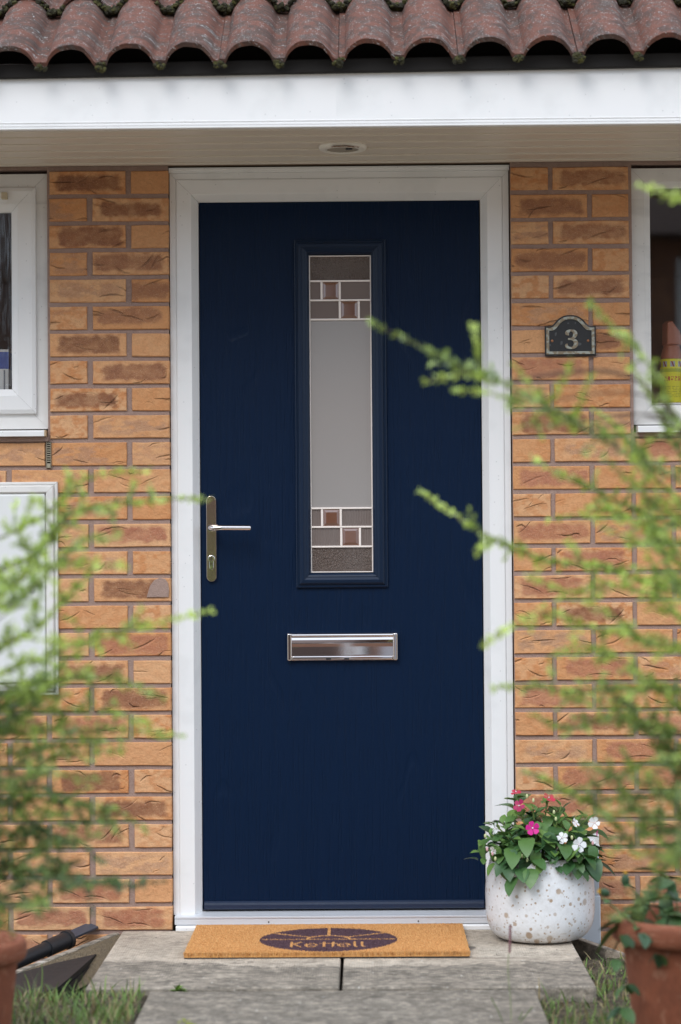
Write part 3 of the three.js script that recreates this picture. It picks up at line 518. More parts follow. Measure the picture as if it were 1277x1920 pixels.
const slabMap = (seed, worn) => tex(1024, 768, (i, j) => {
  const x = i / 1024 * 1.2, z = 0.78 - j / 768 * 0.78; // z from the wall outwards
  const n = fbm(x * 6 + seed, z * 6, 4), m = fbm(x * 34 + seed, z * 34, 3), f = HT[(i * 307 + j * 7001 + seed * 11) & 65535], wide = fbm(x * 3.1 + seed * 3, z * 4 + 20, 3);
  let c = mix3([0.58, 0.495, 0.395], [0.48, 0.405, 0.32], sstep(0.3, 0.7, n));
  // weathered dark algae patches with a ragged outline, as the photograph shows along the outer half
  const grime = worn ? clamp((z + 0.30 * (wide - 0.5) + 0.10 * (n - 0.5) + 0.10 * (m - 0.5) > 0.45 ? 0.74 : 0.12) + 1.7 * (0.4 * fbm(x * 30 + seed, z * 60 + 3, 3) + 0.6 * fbm(x * 90 + seed, z * 170, 3) - 0.5)) : clamp(0.86 + 1.9 * (0.35 * fbm(x * 24 + seed, z * 50 + 3, 3) + 0.65 * fbm(x * 90 + seed, z * 170, 3) - 0.5));
  c = mix3(c, mix3([0.085, 0.074, 0.058], [0.170, 0.150, 0.122], m), grime * 0.9);
  if (worn && seed === 3) { const bx0 = x - 0.83, bz = z - 0.42; c = mix3(c, [0.17, 0.13, 0.10], 0.75 * sstep(0.02, 0.0, Math.abs(bz) + 0.010 * n) * sstep(0.20, 0.06, Math.abs(bx0 - 0.10))); const q = Math.hypot(x - 0.93, (z - 0.28) * 0.7); c = mix3(c, [0.09, 0.075, 0.065], 0.8 * sstep(0.026, 0.012, q + 0.02 * (m - 0.5))); }
  const g = 0.70 + 0.30 * m + 0.34 * (fbm(x * 55 + seed, z * 22 + 60, 3) - 0.3) + 0.42 * (f - 0.5) + 0.25 * (vnoise(i / 2.2 + seed, j / 1.5) - 0.5); c = c.map(v => v * g);
  if (vnoise(i / 7 + seed * 9, j / 16) > 0.955) c = mix3(c, [0.55, 0.52, 0.46], 0.7);
  if (vnoise(i / 8 + seed * 5, j / 18) < 0.035) c = mix3(c, [0.05, 0.045, 0.04], 0.6);
  return c;
});
const slabBump = tex(1024, 768, (i, j) => { const f = HT[(i * 307 + j * 7001) & 65535]; return 0.35 * fbm(i / 7, j / 7, 3) + 0.25 * f + 0.25 * (0.5 + 0.5 * Math.sin(i / 1024 * 1.2 / 0.0062 * Math.PI * 2)) * sstep(0.35, 0.6, fbm(i / 150 + 3, j / 150, 2)) + 0.2 * fbm(i / 60, j / 60, 2); }, false);
function slab(parent, x0, x1, z0, z1, top, th, map, rx, rz, tilt = 0) {
  let g = new RoundedBoxGeometry(x1 - x0, th, z1 - z0, 3, 0.006); g.translate((x0 + x1) / 2, top - th / 2, (z0 + z1) / 2); if (g.index) g = g.toNonIndexed();
  const p = g.attributes.position, uv = g.attributes.uv; const nn = g.attributes.normal; for (let i = 0; i < p.count; i++) { const side = Math.abs(nn.getY(i)) < 0.5, sx = Math.abs(nn.getX(i)) > 0.5, a = side && sx ? p.getZ(i) - z0 + 0.2 : p.getX(i) - rx; uv.setXY(i, clamp(a / 1.2, 0.002, 0.998), side ? clamp(0.06 + (p.getY(i) - top + th) / 0.78) : clamp(1 - (p.getZ(i) - rz) / 0.78, 0.002, 0.998)); }
  return part('paving_slab', g, std(0xffffff, 0.92, { map, bumpMap: slabBump, bumpScale: 0.0028 }), parent);
}
{
  const st = structGroup('front_step'); const m1 = slabMap(3, true);
  slab(st, -0.606, -0.0045, 0.019, 0.845, 0, 0.055, m1, -0.606, 0.06); slab(st, 0.0025, 0.602, 0.019, 0.848, -0.001, 0.055, m1, -0.606, 0.06);
  const base = part('bedding', bx(-0.585, 0.58, -0.2, -0.056, 0.0, 0.83, 0), SOIL, st);
  const pa = structGroup('garden_path'); const m2 = slabMap(8, false), m3 = slabMap(15, false);
  slab(pa, -0.452, 0.458, 0.853, 1.46, -0.006, 0.05, m2, -0.60, 0.85); slab(pa, -0.450, 0.455, 1.47, 2.08, -0.012, 0.05, m3, -0.60, 1.40); slab(pa, -0.452, 0.456, 2.09, 2.70, -0.02, 0.05, m2, -0.60, 2.0); slab(pa, -0.45, 0.455, 2.71, 3.32, -0.03, 0.05, m3, -0.60, 2.6);
  part('bedding', bx(-0.44, 0.44, -0.25, -0.085, 0.86, 3.30, 0), SOIL, pa);
}
const CONC = (() => { const m = tex(512, 512, (i, j) => { const n = fbm(i / 30, j / 30), f = HT[(i * 307 + j * 7001) & 65535], a = vnoise(i / 4, j / 4); let c = mix3([0.27, 0.205, 0.12], [0.17, 0.135, 0.09], n); c = mix3(c, [0.07, 0.052, 0.03], 0.75 * sstep(0.62, 0.8, a)); const g = 0.75 + 0.4 * (f - 0.5) + 0.25 * a; return c.map(v => v * g); }, true, true); m.repeat.set(3.5, 3.5); const b = bumpTex(256, (i, j) => vnoise(i / 4, j / 4)); b.repeat.set(7, 7); return std(0xffffff, 0.95, { map: m, bumpMap: b, bumpScale: 0.006 }); })();
const CONC2 = std(0xffffff, 0.9, { map: slabMap(21, true), bumpMap: slabBump, bumpScale: 0.002 });
function boardBetween(a, b, w, h, up = 0) { const d = Math.hypot(b[0] - a[0], b[2] - a[2]), g = new RoundedBoxGeometry(d, h, w, 2, 0.004); g.rotateZ(Math.atan2(b[1] - a[1], d)); g.rotateY(-Math.atan2(b[2] - a[2], b[0] - a[0])); g.translate((a[0] + b[0]) / 2, (a[1] + b[1]) / 2 - h / 2, (a[2] + b[2]) / 2); return uvBox(g, 0.6, 0.3, 0.4); }
{
  const e = thing('drain_surround', 'sloping sandy concrete drain surround beside the step and black pipe', 'drain surround');
  part('edging', boardBetween([-0.620, -0.004, 0.012], [-0.870, -0.050, 0.40], 0.020, 0.016), CONC2, e);
  const v = [[-0.606, -0.008, 0.02], [-0.618, -0.009, 0.026], [-0.868, -0.055, 0.405], [-0.72, -0.085, 0.56], [-0.606, -0.050, 0.40]], f = [];
  for (let k = 1; k < 4; k++) f.push(...v[0], ...v[k + 1], ...v[k]); for (let k = 1; k < 4; k++) f.push(...[v[0], v[k], v[k + 1]].flatMap(q => [q[0], q[1] - 0.06, q[2]]));
  const g = new THREE.BufferGeometry(); g.setAttribute('position', new THREE.Float32BufferAttribute(f, 3)); g.computeVertexNormals(); part('haunching', uvBox(g), CONC, e);
  const k = thing('concrete_edging', 'thin concrete edging strip along the wall behind the flower planter', 'edging');
  part('strip', boardBetween([0.622, -0.018, -0.03 + 0.06], [0.835, -0.052, 0.345], 0.020, 0.09), CONC2, k);
  // black rainwater pipe and black ribbed block lying by the drain
  const PL = std([0.018, 0.019, 0.022], 0.42, { bumpMap: fine, bumpScale: 0.0004 });
  const p = thing('drain_pipe', 'black plastic rainwater pipe with collar lying by the wall', 'pipe', [-0.742, -0.010, 0.078], Math.atan2(-0.115, 0.33) + Math.PI / 2);
  const cyl = (r, l, x) => new THREE.CylinderGeometry(r, r, l, 32).rotateZ(Math.PI / 2).translate(x, 0, 0);
  p.rotation.set(0, 0, 0); const ax = new THREE.Vector3(-0.33, -0.085, 0.52).normalize(); p.quaternion.setFromUnitVectors(new THREE.Vector3(1, 0, 0), ax);
  part('pipe', cyl(0.019, 0.50, 0.29), PL, p); part('collar', cyl(0.0225, 0.085, 0.055), PL, p); part('collar_lip', cyl(0.026, 0.012, 0.011), PL, p);
  part('spigot', bx(-0.10, 0.02, 0.004, 0.012, -0.018, 0.018, 0.002), std([0.05, 0.06, 0.08], 0.4), p);
  const b = thing('plastic_block', 'black ribbed plastic drain block lying between the step and the grass', 'block');
  const rib = bumpTex(256, (i, j) => 0.5 * vnoise(i / 60, j / 2.4) + 0.5 * (Math.sin(j / 256 * Math.PI * 2 * 24) * 0.5 + 0.5)); rib.repeat.set(4, 4);
  const RB = std([0.016, 0.016, 0.018], 0.6, { bumpMap: rib, bumpScale: 0.002 });
  const hexa = (t, d) => { const q = [...t, ...d], v = []; for (const f of [[0, 1, 2, 3], [7, 6, 5, 4], [0, 3, 7, 4], [3, 2, 6, 7], [2, 1, 5, 6], [1, 0, 4, 5]]) for (const k of [0, 1, 2, 0, 2, 3]) v.push(...q[f[k]]); const g = new THREE.BufferGeometry(); g.setAttribute('position', new THREE.Float32BufferAttribute(v, 3)); g.computeVertexNormals(); return uvBox(g); };
  const T = [[-0.655, -0.030, 0.205], [-0.865, -0.052, 0.355], [-0.820, -0.062, 0.745], [-0.700, -0.040, 0.610]], lift = (y, s = 0, o = 0) => T.map((p, i) => [p[0] + (i === 0 || i === 3 ? s : -s * 0.3) , p[1] + y, p[2] + o]);
  part('lid', hexa(T, lift(-0.014)), RB, b); part('base', hexa(lift(-0.0145, 0.004), lift(-0.075, 0.020)), std([0.014, 0.014, 0.016], 0.5), b);
  part('end_lip', hexa(lift(-0.030, 0.010), lift(-0.038, 0.013)), PL, b);
}

// ───────── doormat ─────────
{
  const m = thing('doormat', 'tan coir doormat with a round purple sun logo and lettering', 'doormat', [-0.040, 0, 0.2425]);
  const Wm = 0.724, Dm = 0.435;
  // the print: a disc with horizon line, half sun, three rays and the name below
  const seg = (px, pz, a) => { const [x0, z0, x1, z1] = a, vx = x1 - x0, vz = z1 - z0, t = clamp(((px - x0) * vx + (pz - z0) * vz) / (vx * vx + vz * vz)); return Math.hypot(px - x0 - vx * t, pz - z0 - vz * t); };
  const strokes = []; // letters on a baseline, x right, z down the mat
  { let x = -0.094; const bz = 0.112, cap = 0.074, xh = 0.050;
    const L = (...a) => strokes.push({ s: a }), A = (cx, cz, r, a0, a1) => { for (let k = 0; k < 14; k++) { const t0 = mix(a0, a1, k / 14), t1 = mix(a0, a1, (k + 1) / 14); L(cx + r * Math.cos(t0), cz - r * Math.sin(t0), cx + r * Math.cos(t1), cz - r * Math.sin(t1)); } };
    const K = () => { L(x, bz, x, bz - cap); L(x + 0.024, bz - cap, x + 0.002, bz - 0.034); L(x + 0.005, bz - 0.038, x + 0.026, bz); x += 0.036; };
    const e = () => { const r = 0.0145, cx = x + r, cz = bz - xh / 2; const k0 = strokes.length; A(cx, cz, r, 0, Math.PI * 1.78); for (let k = k0; k < strokes.length; k++) { const q = strokes[k].s; q[1] = cz + (q[1] - cz) * xh / 2 / r; q[3] = cz + (q[3] - cz) * xh / 2 / r; } L(cx - r, cz, cx + r, cz); x += 2 * r + 0.010; };
    const t = () => { L(x + 0.009, bz - 0.002, x + 0.009, bz - 0.070); L(x, bz - xh, x + 0.018, bz - xh); x += 0.023; };
    const l = () => { L(x + 0.003, bz - 0.010, x + 0.003, bz - cap); L(x + 0.003, bz - 0.010, x + 0.008, bz - 0.001); x += 0.019; };
    K(); e(); t(); t(); e(); l(); l(); }
  const cx0 = 0.001, cz0 = 0.0335, CR = 0.180;
  const ink = (x, z) => { // 1 = purple print
    const dx = x - cx0, dz = z - cz0, q = Math.hypot(dx, dz); if (q > CR) return 0;
    const hz = -0.002; if (Math.abs(dz - hz) < 0.0036) return 0;
    if (dz < hz && Math.abs(Math.hypot(dx, dz - hz) - 0.056) < 0.0040) return 0;
    if (dz < hz) for (const a of [Math.PI / 2, Math.PI / 2 + 0.98, Math.PI / 2 - 0.98]) if (seg(dx, dz - hz, [0.062 * Math.cos(a), -0.062 * Math.sin(a), 0.3 * Math.cos(a), -0.3 * Math.sin(a)]) < 0.0040) return 0;
    for (const s of strokes) if (seg(dx, dz, s.s) < 0.0034) return 0;
    return 1;
  };
  const cm = tex(1024, 640, (i, j) => { const x = (i / 1024 - 0.5) * Wm, z = (0.5 - j / 640) * Dm; const f = HT[(i * 401 + j * 2003) & 65535]; return mix3([0.60, 0.30, 0.095], [0.09, 0.046, 0.060], ink(x, z)).map(v => v * (0.7 + 0.5 * f)); });
  const bg = new THREE.BoxGeometry(Wm, 0.0125, Dm).translate(0, 0.00975, 0); { const p = bg.attributes.position, uv = bg.attributes.uv; for (let i = 0; i < p.count; i++) uv.setXY(i, p.getX(i) / Wm + 0.5, 0.5 - p.getZ(i) / Dm); }
  part('coir_bed', bg, std(0xffffff, 1, { map: cm }), m);
  part('rubber_backing', bx(-Wm / 2, Wm / 2, 0.0006, 0.0034, -Dm / 2, Dm / 2, 0.001), std([0.025, 0.022, 0.022], 0.8), m);
  const bl = new THREE.BufferGeometry(); bl.setAttribute('position', new THREE.Float32BufferAttribute([-0.0007, 0, 0, 0.0007, 0, 0, 0.0005, 0.011, 0.0004, -0.0005, 0.011, 0.0004], 3)); bl.setIndex([0, 1, 2, 0, 2, 3]); bl.computeVertexNormals();
  const N = 52000, im = new THREE.InstancedMesh(bl, std(0xffffff, 0.9, { side: THREE.DoubleSide }), N); im.name = 'coir_bristles'; stuff(im); sh(im);
  const r = rng(31), M = new THREE.Matrix4(), E = new THREE.Euler(), c = new THREE.Color();
  for (let k = 0; k < N; k++) {
    const x = (r() - 0.5) * Wm, z = k < 6000 ? Dm / 2 - r() * 0.006 : (r() - 0.5) * Dm, edge = Math.abs(z) > Dm / 2 - 0.006 || Math.abs(x) > Wm / 2 - 0.006;
    E.set((r() - 0.5) * 0.5 + (edge ? Math.sign(z) * 0.10 : 0), r() * Math.PI, (r() - 0.5) * 0.5); M.makeRotationFromEuler(E); const s = 0.75 + r() * 0.45; M.scale(new THREE.Vector3(edge ? 1 : 0.8, s * (edge ? 1.05 : 0.26), 1)).setPosition(x, edge ? 0.0045 : 0.0157, z); im.setMatrixAt(k, M);
    const q = mix3(mix3([0.56, 0.28, 0.10], [0.80, 0.48, 0.20], r()), mix3([0.085, 0.042, 0.055], [0.15, 0.080, 0.095], r()), ink(x + (r() - 0.5) * 0.0006, z + (r() - 0.5) * 0.001)); im.setColorAt(k, c.setRGB(...q));
  }
  m.add(im);
}

// ───────── leaves: shared leaf builder ─────────
// a folded, drooping ovate leaf along +z, base at the origin
function leafGeo(len, wid, fold, droop, n = 5, serr = 0) {
  const v = [], rows = []; for (let k = 0; k <= n; k++) { const t = k / n, w = wid / 2 * Math.pow(Math.max(0, Math.sin(Math.PI * Math.pow(t, 0.82))), 0.72) * (1 + (k % 2 ? serr : -serr)) + 0.0002, y = -droop * len * t * t; rows.push([[-w, y + fold * w, t * len], [0, y, t * len], [w, y + fold * w, t * len]]); }
  for (let k = 0; k < n; k++) for (let q = 0; q < 2; q++) { const a = rows[k][q], b = rows[k][q + 1], c = rows[k + 1][q + 1], d = rows[k + 1][q]; v.push(...a, ...c, ...b, ...a, ...d, ...c); }
  const g = new THREE.BufferGeometry(); g.setAttribute('position', new THREE.Float32BufferAttribute(v, 3)); g.computeVertexNormals(); return toCreasedNormals(mergeVertices(g, 1e-5), 0.9);
}
const leafMat = (c, t = 0.12, ro = 0.45) => phys(c, ro, { side: THREE.DoubleSide, transmission: t, thickness: 0, ior: 1.45 });
function orient(o, pos, dir, roll = 0) { const d = new THREE.Vector3(...dir).normalize(); o.position.set(...pos); o.up.set(0, 1, 0); const m = new THREE.Matrix4(), up = Math.abs(d.y) > 0.97 ? new THREE.Vector3(1, 0, 0) : new THREE.Vector3(0, 1, 0); const x = new THREE.Vector3().crossVectors(up, d).normalize(), y = new THREE.Vector3().crossVectors(d, x); m.makeBasis(x, y, d); o.quaternion.setFromRotationMatrix(m); o.rotateZ(roll); return o; }

// ───────── white planter with busy lizzies ─────────
{
  const P = thing('ceramic_planter', 'white speckled ceramic planter standing at the end of the step', 'planter', [0.5225, -0.001, 0.176]);
  const spots = []; { const r = rng(88); for (let k = 0; k < 760; k++) { const big = r(); const y = Math.pow(r(), 1.35); spots.push([r(), y, big > 0.975 ? 0.0070 + r() * 0.004 : big > 0.87 ? 0.0038 + r() * 0.0026 : 0.0014 + r() * 0.0019, r()]); } }
  const Wt = 2048, Ht = 512, buf = new Float32Array(Wt * Ht), CIRC = 0.92, HGT = 0.235;
  for (const [u, v, rad, t] of spots) { const rx = rad / CIRC * Wt, ry = rad / HGT * Ht, x0 = u * Wt, y0 = v * Ht; for (let j = Math.floor(y0 - ry * 1.5); j <= y0 + ry * 1.5; j++) for (let i = Math.floor(x0 - rx * 1.5); i <= x0 + rx * 1.5; i++) { if (j < 0 || j >= Ht) continue; const ii = (i + Wt) % Wt, q = Math.hypot((i - x0) / rx, (j - y0) / ry) + 0.25 * (vnoise(i / 3, j / 2) - 0.5); const a = sstep(1.1, 0.7, q) * (0.55 + 0.45 * t); buf[j * Wt + ii] = Math.max(buf[j * Wt + ii], a); } }
  const glaze = tex(Wt, Ht, (i, j) => { const n = fbm(i / 22, j / 22), m = fbm(i / 5 + 8, j / 5, 2), y = j / Ht; let c = mix3([0.76, 0.765, 0.775], [0.71, 0.71, 0.71], sstep(0.45, 0.75, n)); c = c.map(v => v * (0.94 + 0.1 * m)); const sp = buf[j * Wt + i]; c = mix3(c, mix3([0.33, 0.21, 0.125], [0.44, 0.33, 0.22], n), sp * 0.95);
    const scuff = sstep(0.62, 0.75, fbm(i / 34 + 60, j / 10, 3)) * (y < 0.20 ? 1 : 0) ; return mix3(c, [0.42, 0.34, 0.25], 0.4 * scuff); });
  const gb = tex(Wt, Ht, (i, j) => 0.7 - 0.5 * buf[j * Wt + i] + 0.1 * fbm(i / 8, j / 8, 2), false);
  const prof = [[0.0, 0.0], [0.062, 0.0005], [0.094, 0.0025], [0.1155, 0.0105], [0.1305, 0.026], [0.1395, 0.046], [0.1435, 0.070], [0.1445, 0.098], [0.1450, 0.125], [0.1430, 0.155], [0.1385, 0.185], [0.1325, 0.210], [0.1300, 0.219], [0.1285, 0.2225], [0.1255, 0.2230], [0.1230, 0.2200], [0.1215, 0.200], [0.120, 0.165]];
  const cv = new THREE.SplineCurve(prof.map(p => new THREE.Vector2(...p))).getPoints(70); const lg = new THREE.LatheGeometry(cv, 96, Math.PI);
  { const p = lg.attributes.position, uv = lg.attributes.uv; for (let i = 0; i < p.count; i++) uv.setY(i, clamp((p.getY(i) + 0.004) / HGT)); }
  part('pot_body', lg, phys(0xffffff, 0.34, { map: glaze, bumpMap: gb, bumpScale: 0.0012, clearcoat: 0.25, clearcoatRoughness: 0.2 }), P);
  const N = thing('nursery_pot', 'black plastic nursery pot nested inside the white planter', 'pot', [0.5225, -0.001, 0.176]);
  part('pot_wall', new THREE.LatheGeometry([[0.085, 0.03], [0.112, 0.200], [0.1165, 0.2075], [0.1185, 0.2075], [0.1180, 0.213], [0.113, 0.213], [0.110, 0.198]].map(p => new THREE.Vector2(...p)), 48), std([0.014, 0.014, 0.017], 0.4), N);
  part('compost', (() => { const g = new THREE.CircleGeometry(0.110, 40).rotateX(-Math.PI / 2).translate(0, 0.199, 0); return uvBox(g); })(), SOIL, N);

  const B = thing('busy_lizzie_plant', 'leafy busy lizzie plant with pink red and white flowers in the planter', 'plant', [0.5225, 0.199, 0.176]);
  const r = rng(12), GR = [[0.042, 0.110, 0.034], [0.054, 0.130, 0.038], [0.068, 0.152, 0.042], [0.092, 0.185, 0.046], [0.130, 0.235, 0.052], [0.036, 0.094, 0.034]].map(c => leafMat(c, 0.14, 0.42));
  const LG = [[0.046, 0.034, 0.30, 0.30], [0.052, 0.038, 0.25, 0.42], [0.042, 0.031, 0.35, 0.22], [0.032, 0.022, 0.45, 0.12], [0.058, 0.041, 0.28, 0.52]].map(a => leafGeo(a[0], a[1], a[2], a[3], 9, 0.03));
  const STEM = leafMat([0.17, 0.24, 0.07], 0.05, 0.5);
  const shoots = [[-0.06, 0.175, 0.02], [0.02, 0.165, 0.01], [-0.02, 0.150, 0.05], [0.06, 0.150, -0.01], [0.095, 0.125, 0.03], [0.125, 0.115, 0.0], [-0.10, 0.110, 0.03], [-0.135, 0.085, 0.05], [-0.155, 0.060, 0.06], [-0.08, 0.075, 0.10], [-0.04, 0.095, 0.10], [0.01, 0.085, 0.11], [0.05, 0.080, 0.10], [0.09, 0.070, 0.09], [0.125, 0.060, 0.06], [0.0, 0.130, -0.06], [-0.07, 0.120, -0.05], [0.08, 0.110, -0.06], [-0.11, 0.06, 0.09], [0.03, 0.045, 0.115], [-0.06, 0.035, 0.12], [0.115, 0.06, 0.05], [-0.02, 0.12, 0.02], [0.045, 0.115, 0.045], [-0.12, 0.105, -0.03], [-0.05, 0.135, 0.045], [-0.085, 0.09, 0.07], [-0.01, 0.105, 0.085], [0.035, 0.13, 0.0], [0.07, 0.095, 0.065], [0.105, 0.09, 0.06], [0.0, 0.06, 0.12], [-0.03, 0.05, 0.125], [0.08, 0.045, 0.11], [-0.095, 0.05, 0.105]];
  for (const [x, y, z] of shoots) {
    const sx = x * 0.35, sz = z * 0.35; part('stem', tube([[sx, -0.004, sz], [mix(sx, x, 0.45), y * 0.55, mix(sz, z, 0.4)], [x, y, z]], 0.0023, 8, 6), STEM, B);
    const n = 7 + Math.floor(r() * 3), a0 = r() * 6.28; for (let k = 0; k < n; k++) {
      const a = a0 + k * 2.4, el = 0.60 - k * 0.12 + (r() - 0.5) * 0.3, out = 0.002 + k * 0.002; const dx = Math.cos(a), dz = Math.sin(a);
      const lf = part('leaf', LG[k < 2 ? 3 : Math.floor(r() * 5)], GR[k < 2 ? 3 + Math.floor(r() * 2) : Math.floor(r() * 6) % 6], B);
      orient(lf, [x + dx * out, y - k * 0.0075, z + dz * out], [dx + x * 1.0, el + (dz < -0.2 ? 0.55 : -0.65 * Math.max(0, dz)), dz + 0.15 + z * 1.0], (r() - 0.5) * 0.6); const s = (0.80 + r() * 0.40) * (x < -0.12 ? 0.62 : x < -0.095 ? 0.85 : 1); lf.scale.set(s, s, s);
    }
  }
  // leaves hanging over the rim
  for (const [x, y, z, dx, dy, dz, s, q, c] of [[-0.098, 0.028, 0.118, -0.15, -1, 0.25, 0.95, 4, 1], [-0.050, 0.034, 0.128, 0.10, -1, 0.25, 0.92, 4, 5], [-0.148, 0.075, 0.075, -0.45, -1, 0.3, 1.0, 4, 3], [-0.125, 0.062, 0.095, 0.1, -1, 0.35, 0.85, 1, 4], [-0.022, 0.054, 0.130, 0.05, -1, 0.4, 0.82, 1, 3], [0.015, 0.098, 0.118, 0.05, -0.9, 0.35, 1.05, 4, 0], [0.062, 0.052, 0.128, 0, -0.8, 0.5, 0.8, 2, 1], [0.090, 0.048, 0.120, 0.2, -0.9, 0.4, 0.8, 2, 2], [0.128, 0.058, 0.09, 0.25, -0.9, 0.4, 0.85, 1, 2], [-0.075, 0.052, 0.120, -0.2, -0.5, 0.5, 0.8, 2, 0], [0.03, 0.040, 0.13, -0.1, -0.6, 0.5, 0.7, 2, 0]]) { const lf = part('leaf', LG[q], GR[c], B); orient(lf, [x, y, z], [dx, dy, dz], (r() - 0.5) * 0.5); lf.scale.setScalar(s); }
  // flowers: five petals round a pale eye
  const petal = (() => { const v = [], n = 7; for (let k = 0; k < n; k++) { const a0 = -0.56 + 1.12 * k / n, a1 = -0.56 + 1.12 * (k + 1) / n, R = a => 0.0165 * (0.62 + 0.40 * Math.cos(a * 2.3) - 0.12 * Math.exp(-a * a * 60)); const p = (a, q) => [Math.sin(a) * R(a) * q, Math.cos(a) * R(a) * q, 0.0022 * q * q + 0.001 * Math.cos(a * 5) * q - (q > 0.9 ? 0.0015 : 0)]; v.push(0, 0.0006, 0, ...p(a1, 0.6), ...p(a0, 0.6), ...p(a0, 0.6), ...p(a1, 0.6), ...p(a1, 1), ...p(a0, 0.6), ...p(a1, 1), ...p(a0, 1)); } const g = new THREE.BufferGeometry(); g.setAttribute('position', new THREE.Float32BufferAttribute(v, 3)); g.computeVertexNormals(); return toCreasedNormals(g, 1); })();
  const PK = leafMat([0.70, 0.012, 0.28], 0.2, 0.6), MG = leafMat([0.42, 0.010, 0.10], 0.2, 0.6), RD = leafMat([0.56, 0.030, 0.075], 0.2, 0.6), WH = leafMat([0.80, 0.80, 0.80], 0.15, 0.6), EYE = std([0.75, 0.62, 0.66], 0.6);
  for (const [X, Y, z, mt, s, dir, spin] of [[0.496, 0.306, 0.118, PK, 1.15, [0.0, 0.1, 1], 0.2], [0.466, 0.358, 0.06, MG, 1.1, [-0.4, 0.3, 0.8], 0.8], [0.547, 0.374, 0.02, RD, 1.05, [0.3, 0.8, 0.5], 0.1], [0.460, 0.390, 0.02, RD, 1.0, [-0.2, 1, 0.35], 1.1], [0.573, 0.281, 0.125, WH, 1.05, [-0.3, 0.35, 0.9], 0.4], [0.616, 0.262, 0.118, WH, 1.25, [0.2, 0.1, 0.9], 0.9], [0.664, 0.311, 0.05, WH, 1.05, [0.1, 0.2, 1], 0.75], [0.613, 0.313, 0.07, WH, 0.75, [0.6, 0.4, 0.5], 0.2], [0.402, 0.297, 0.05, WH, 0.95, [-0.9, 0.2, 0.4], 0.2], [0.394, 0.247, 0.11, WH, 0.7, [-0.7, -0.2, 0.6], 1.0], [0.672, 0.282, 0.04, PK, 0.6, [0.9, 0.1, 0.3], 0.3], [0.655, 0.267, 0.075, WH, 0.7, [0.7, 0.5, 0.5], 0.1], [0.672, 0.247, 0.06, WH, 0.6, [0.5, 0.8, 0.4], 0.5]]) {
    const f = new THREE.Group(); f.name = 'flower'; B.add(f); orient(f, [X - 0.5225, Y - 0.199, z], dir, spin); f.scale.setScalar(s);
    for (let k = 0; k < 5; k++) { const p = part('petal', petal, mt, f); p.rotation.order = 'ZXY'; p.rotation.set((r() - 0.45) * 0.5, (r() - 0.5) * 0.4, k * Math.PI * 0.4 + (r() - 0.5) * 0.15); p.position.z = (k % 2) * 0.0006; p.scale.setScalar(0.9 + r() * 0.25); }
    part('flower_eye', new THREE.SphereGeometry(0.0020, 10, 8).translate(0, 0, 0.0015), EYE, f);
    part('flower_stalk', tube([[0, 0, 0], [0.002, 0, -0.010], [0.004, -0.006, -0.028]], 0.0009, 6, 5), STEM, f);
  }
  const BUD = std([0.62, 0.36, 0.36], 0.6), BUD2 = std([0.55, 0.58, 0.30], 0.6);
  for (const [X, Y, z, q] of [[0.377, 0.252, 0.12, 0], [0.391, 0.240, 0.12, 0], [0.398, 0.228, 0.125, 1], [0.374, 0.283, 0.09, 1], [0.487, 0.382, 0.05, 1], [0.503, 0.372, 0.06, 1], [0.556, 0.342, 0.07, 1], [0.598, 0.281, 0.12, 1], [0.655, 0.262, 0.09, 0], [0.466, 0.236, 0.135, 1], [0.480, 0.226, 0.138, 1], [0.560, 0.325, 0.08, 1]]) part('bud', new THREE.SphereGeometry(0.0045, 10, 8).scale(0.75, 1.3, 0.75).translate(X - 0.5225, Y - 0.199, z), q ? BUD2 : BUD, B);
}

// ───────── terracotta pots with their weeds ─────────
const terraMap = tex(512, 512, (i, j) => { const n = fbm(i / 60, j / 26), m = fbm(i / 9, j / 6, 3); let c = mix3([0.26, 0.080, 0.036], [0.18, 0.054, 0.026], n); c = mix3(c, [0.36, 0.18, 0.11], 0.4 * sstep(0.58, 0.75, fbm(i / 30 + 70, j / 12))); return c.map(v => v * (0.82 + 0.35 * m)); }, true, true); terraMap.repeat.set(3, 1);
const TERRA = std(0xffffff, 0.85, { map: terraMap, bumpMap: fine, bumpScale: 0.001 });
function terracotta(name, label, pos, R, H) {
  const t = thing(name, label, 'plant pot', pos); const k = R / 0.17;
  const L = p => new THREE.LatheGeometry(p.map(q => new THREE.Vector2(q[0] * k, q[1] * H)), 64);
  part('pot_wall', L([[0.0, 0.0], [0.105, 0.0], [0.109, 0.02], [0.128, 0.45], [0.144, 0.845], [0.146, 0.86], [0.130, 0.86], [0.125, 0.80]]), TERRA, t);
  part('rim', L([[0.1465, 0.845], [0.158, 0.850], [0.166, 0.865], [0.170, 0.90], [0.170, 0.955], [0.166, 0.985], [0.158, 1.0], [0.148, 0.990], [0.142, 0.965], [0.140, 0.862]]), TERRA, t);
  part('soil_fill', uvBox(new THREE.CircleGeometry(0.139 * k, 32).rotateX(-Math.PI / 2).translate(0, H * 0.87, 0)), SOIL, t);
  return t;
}
terracotta('terracotta_pot', 'terracotta pot below the shrub with leafy yellow-flowered weeds growing in it', [0.752, -0.10, 1.36], 0.172, 0.348);
terracotta('terracotta_pot', 'small terracotta pot beside the black plastic block and grass', [-0.788, -0.10, 1.40], 0.128, 0.312);
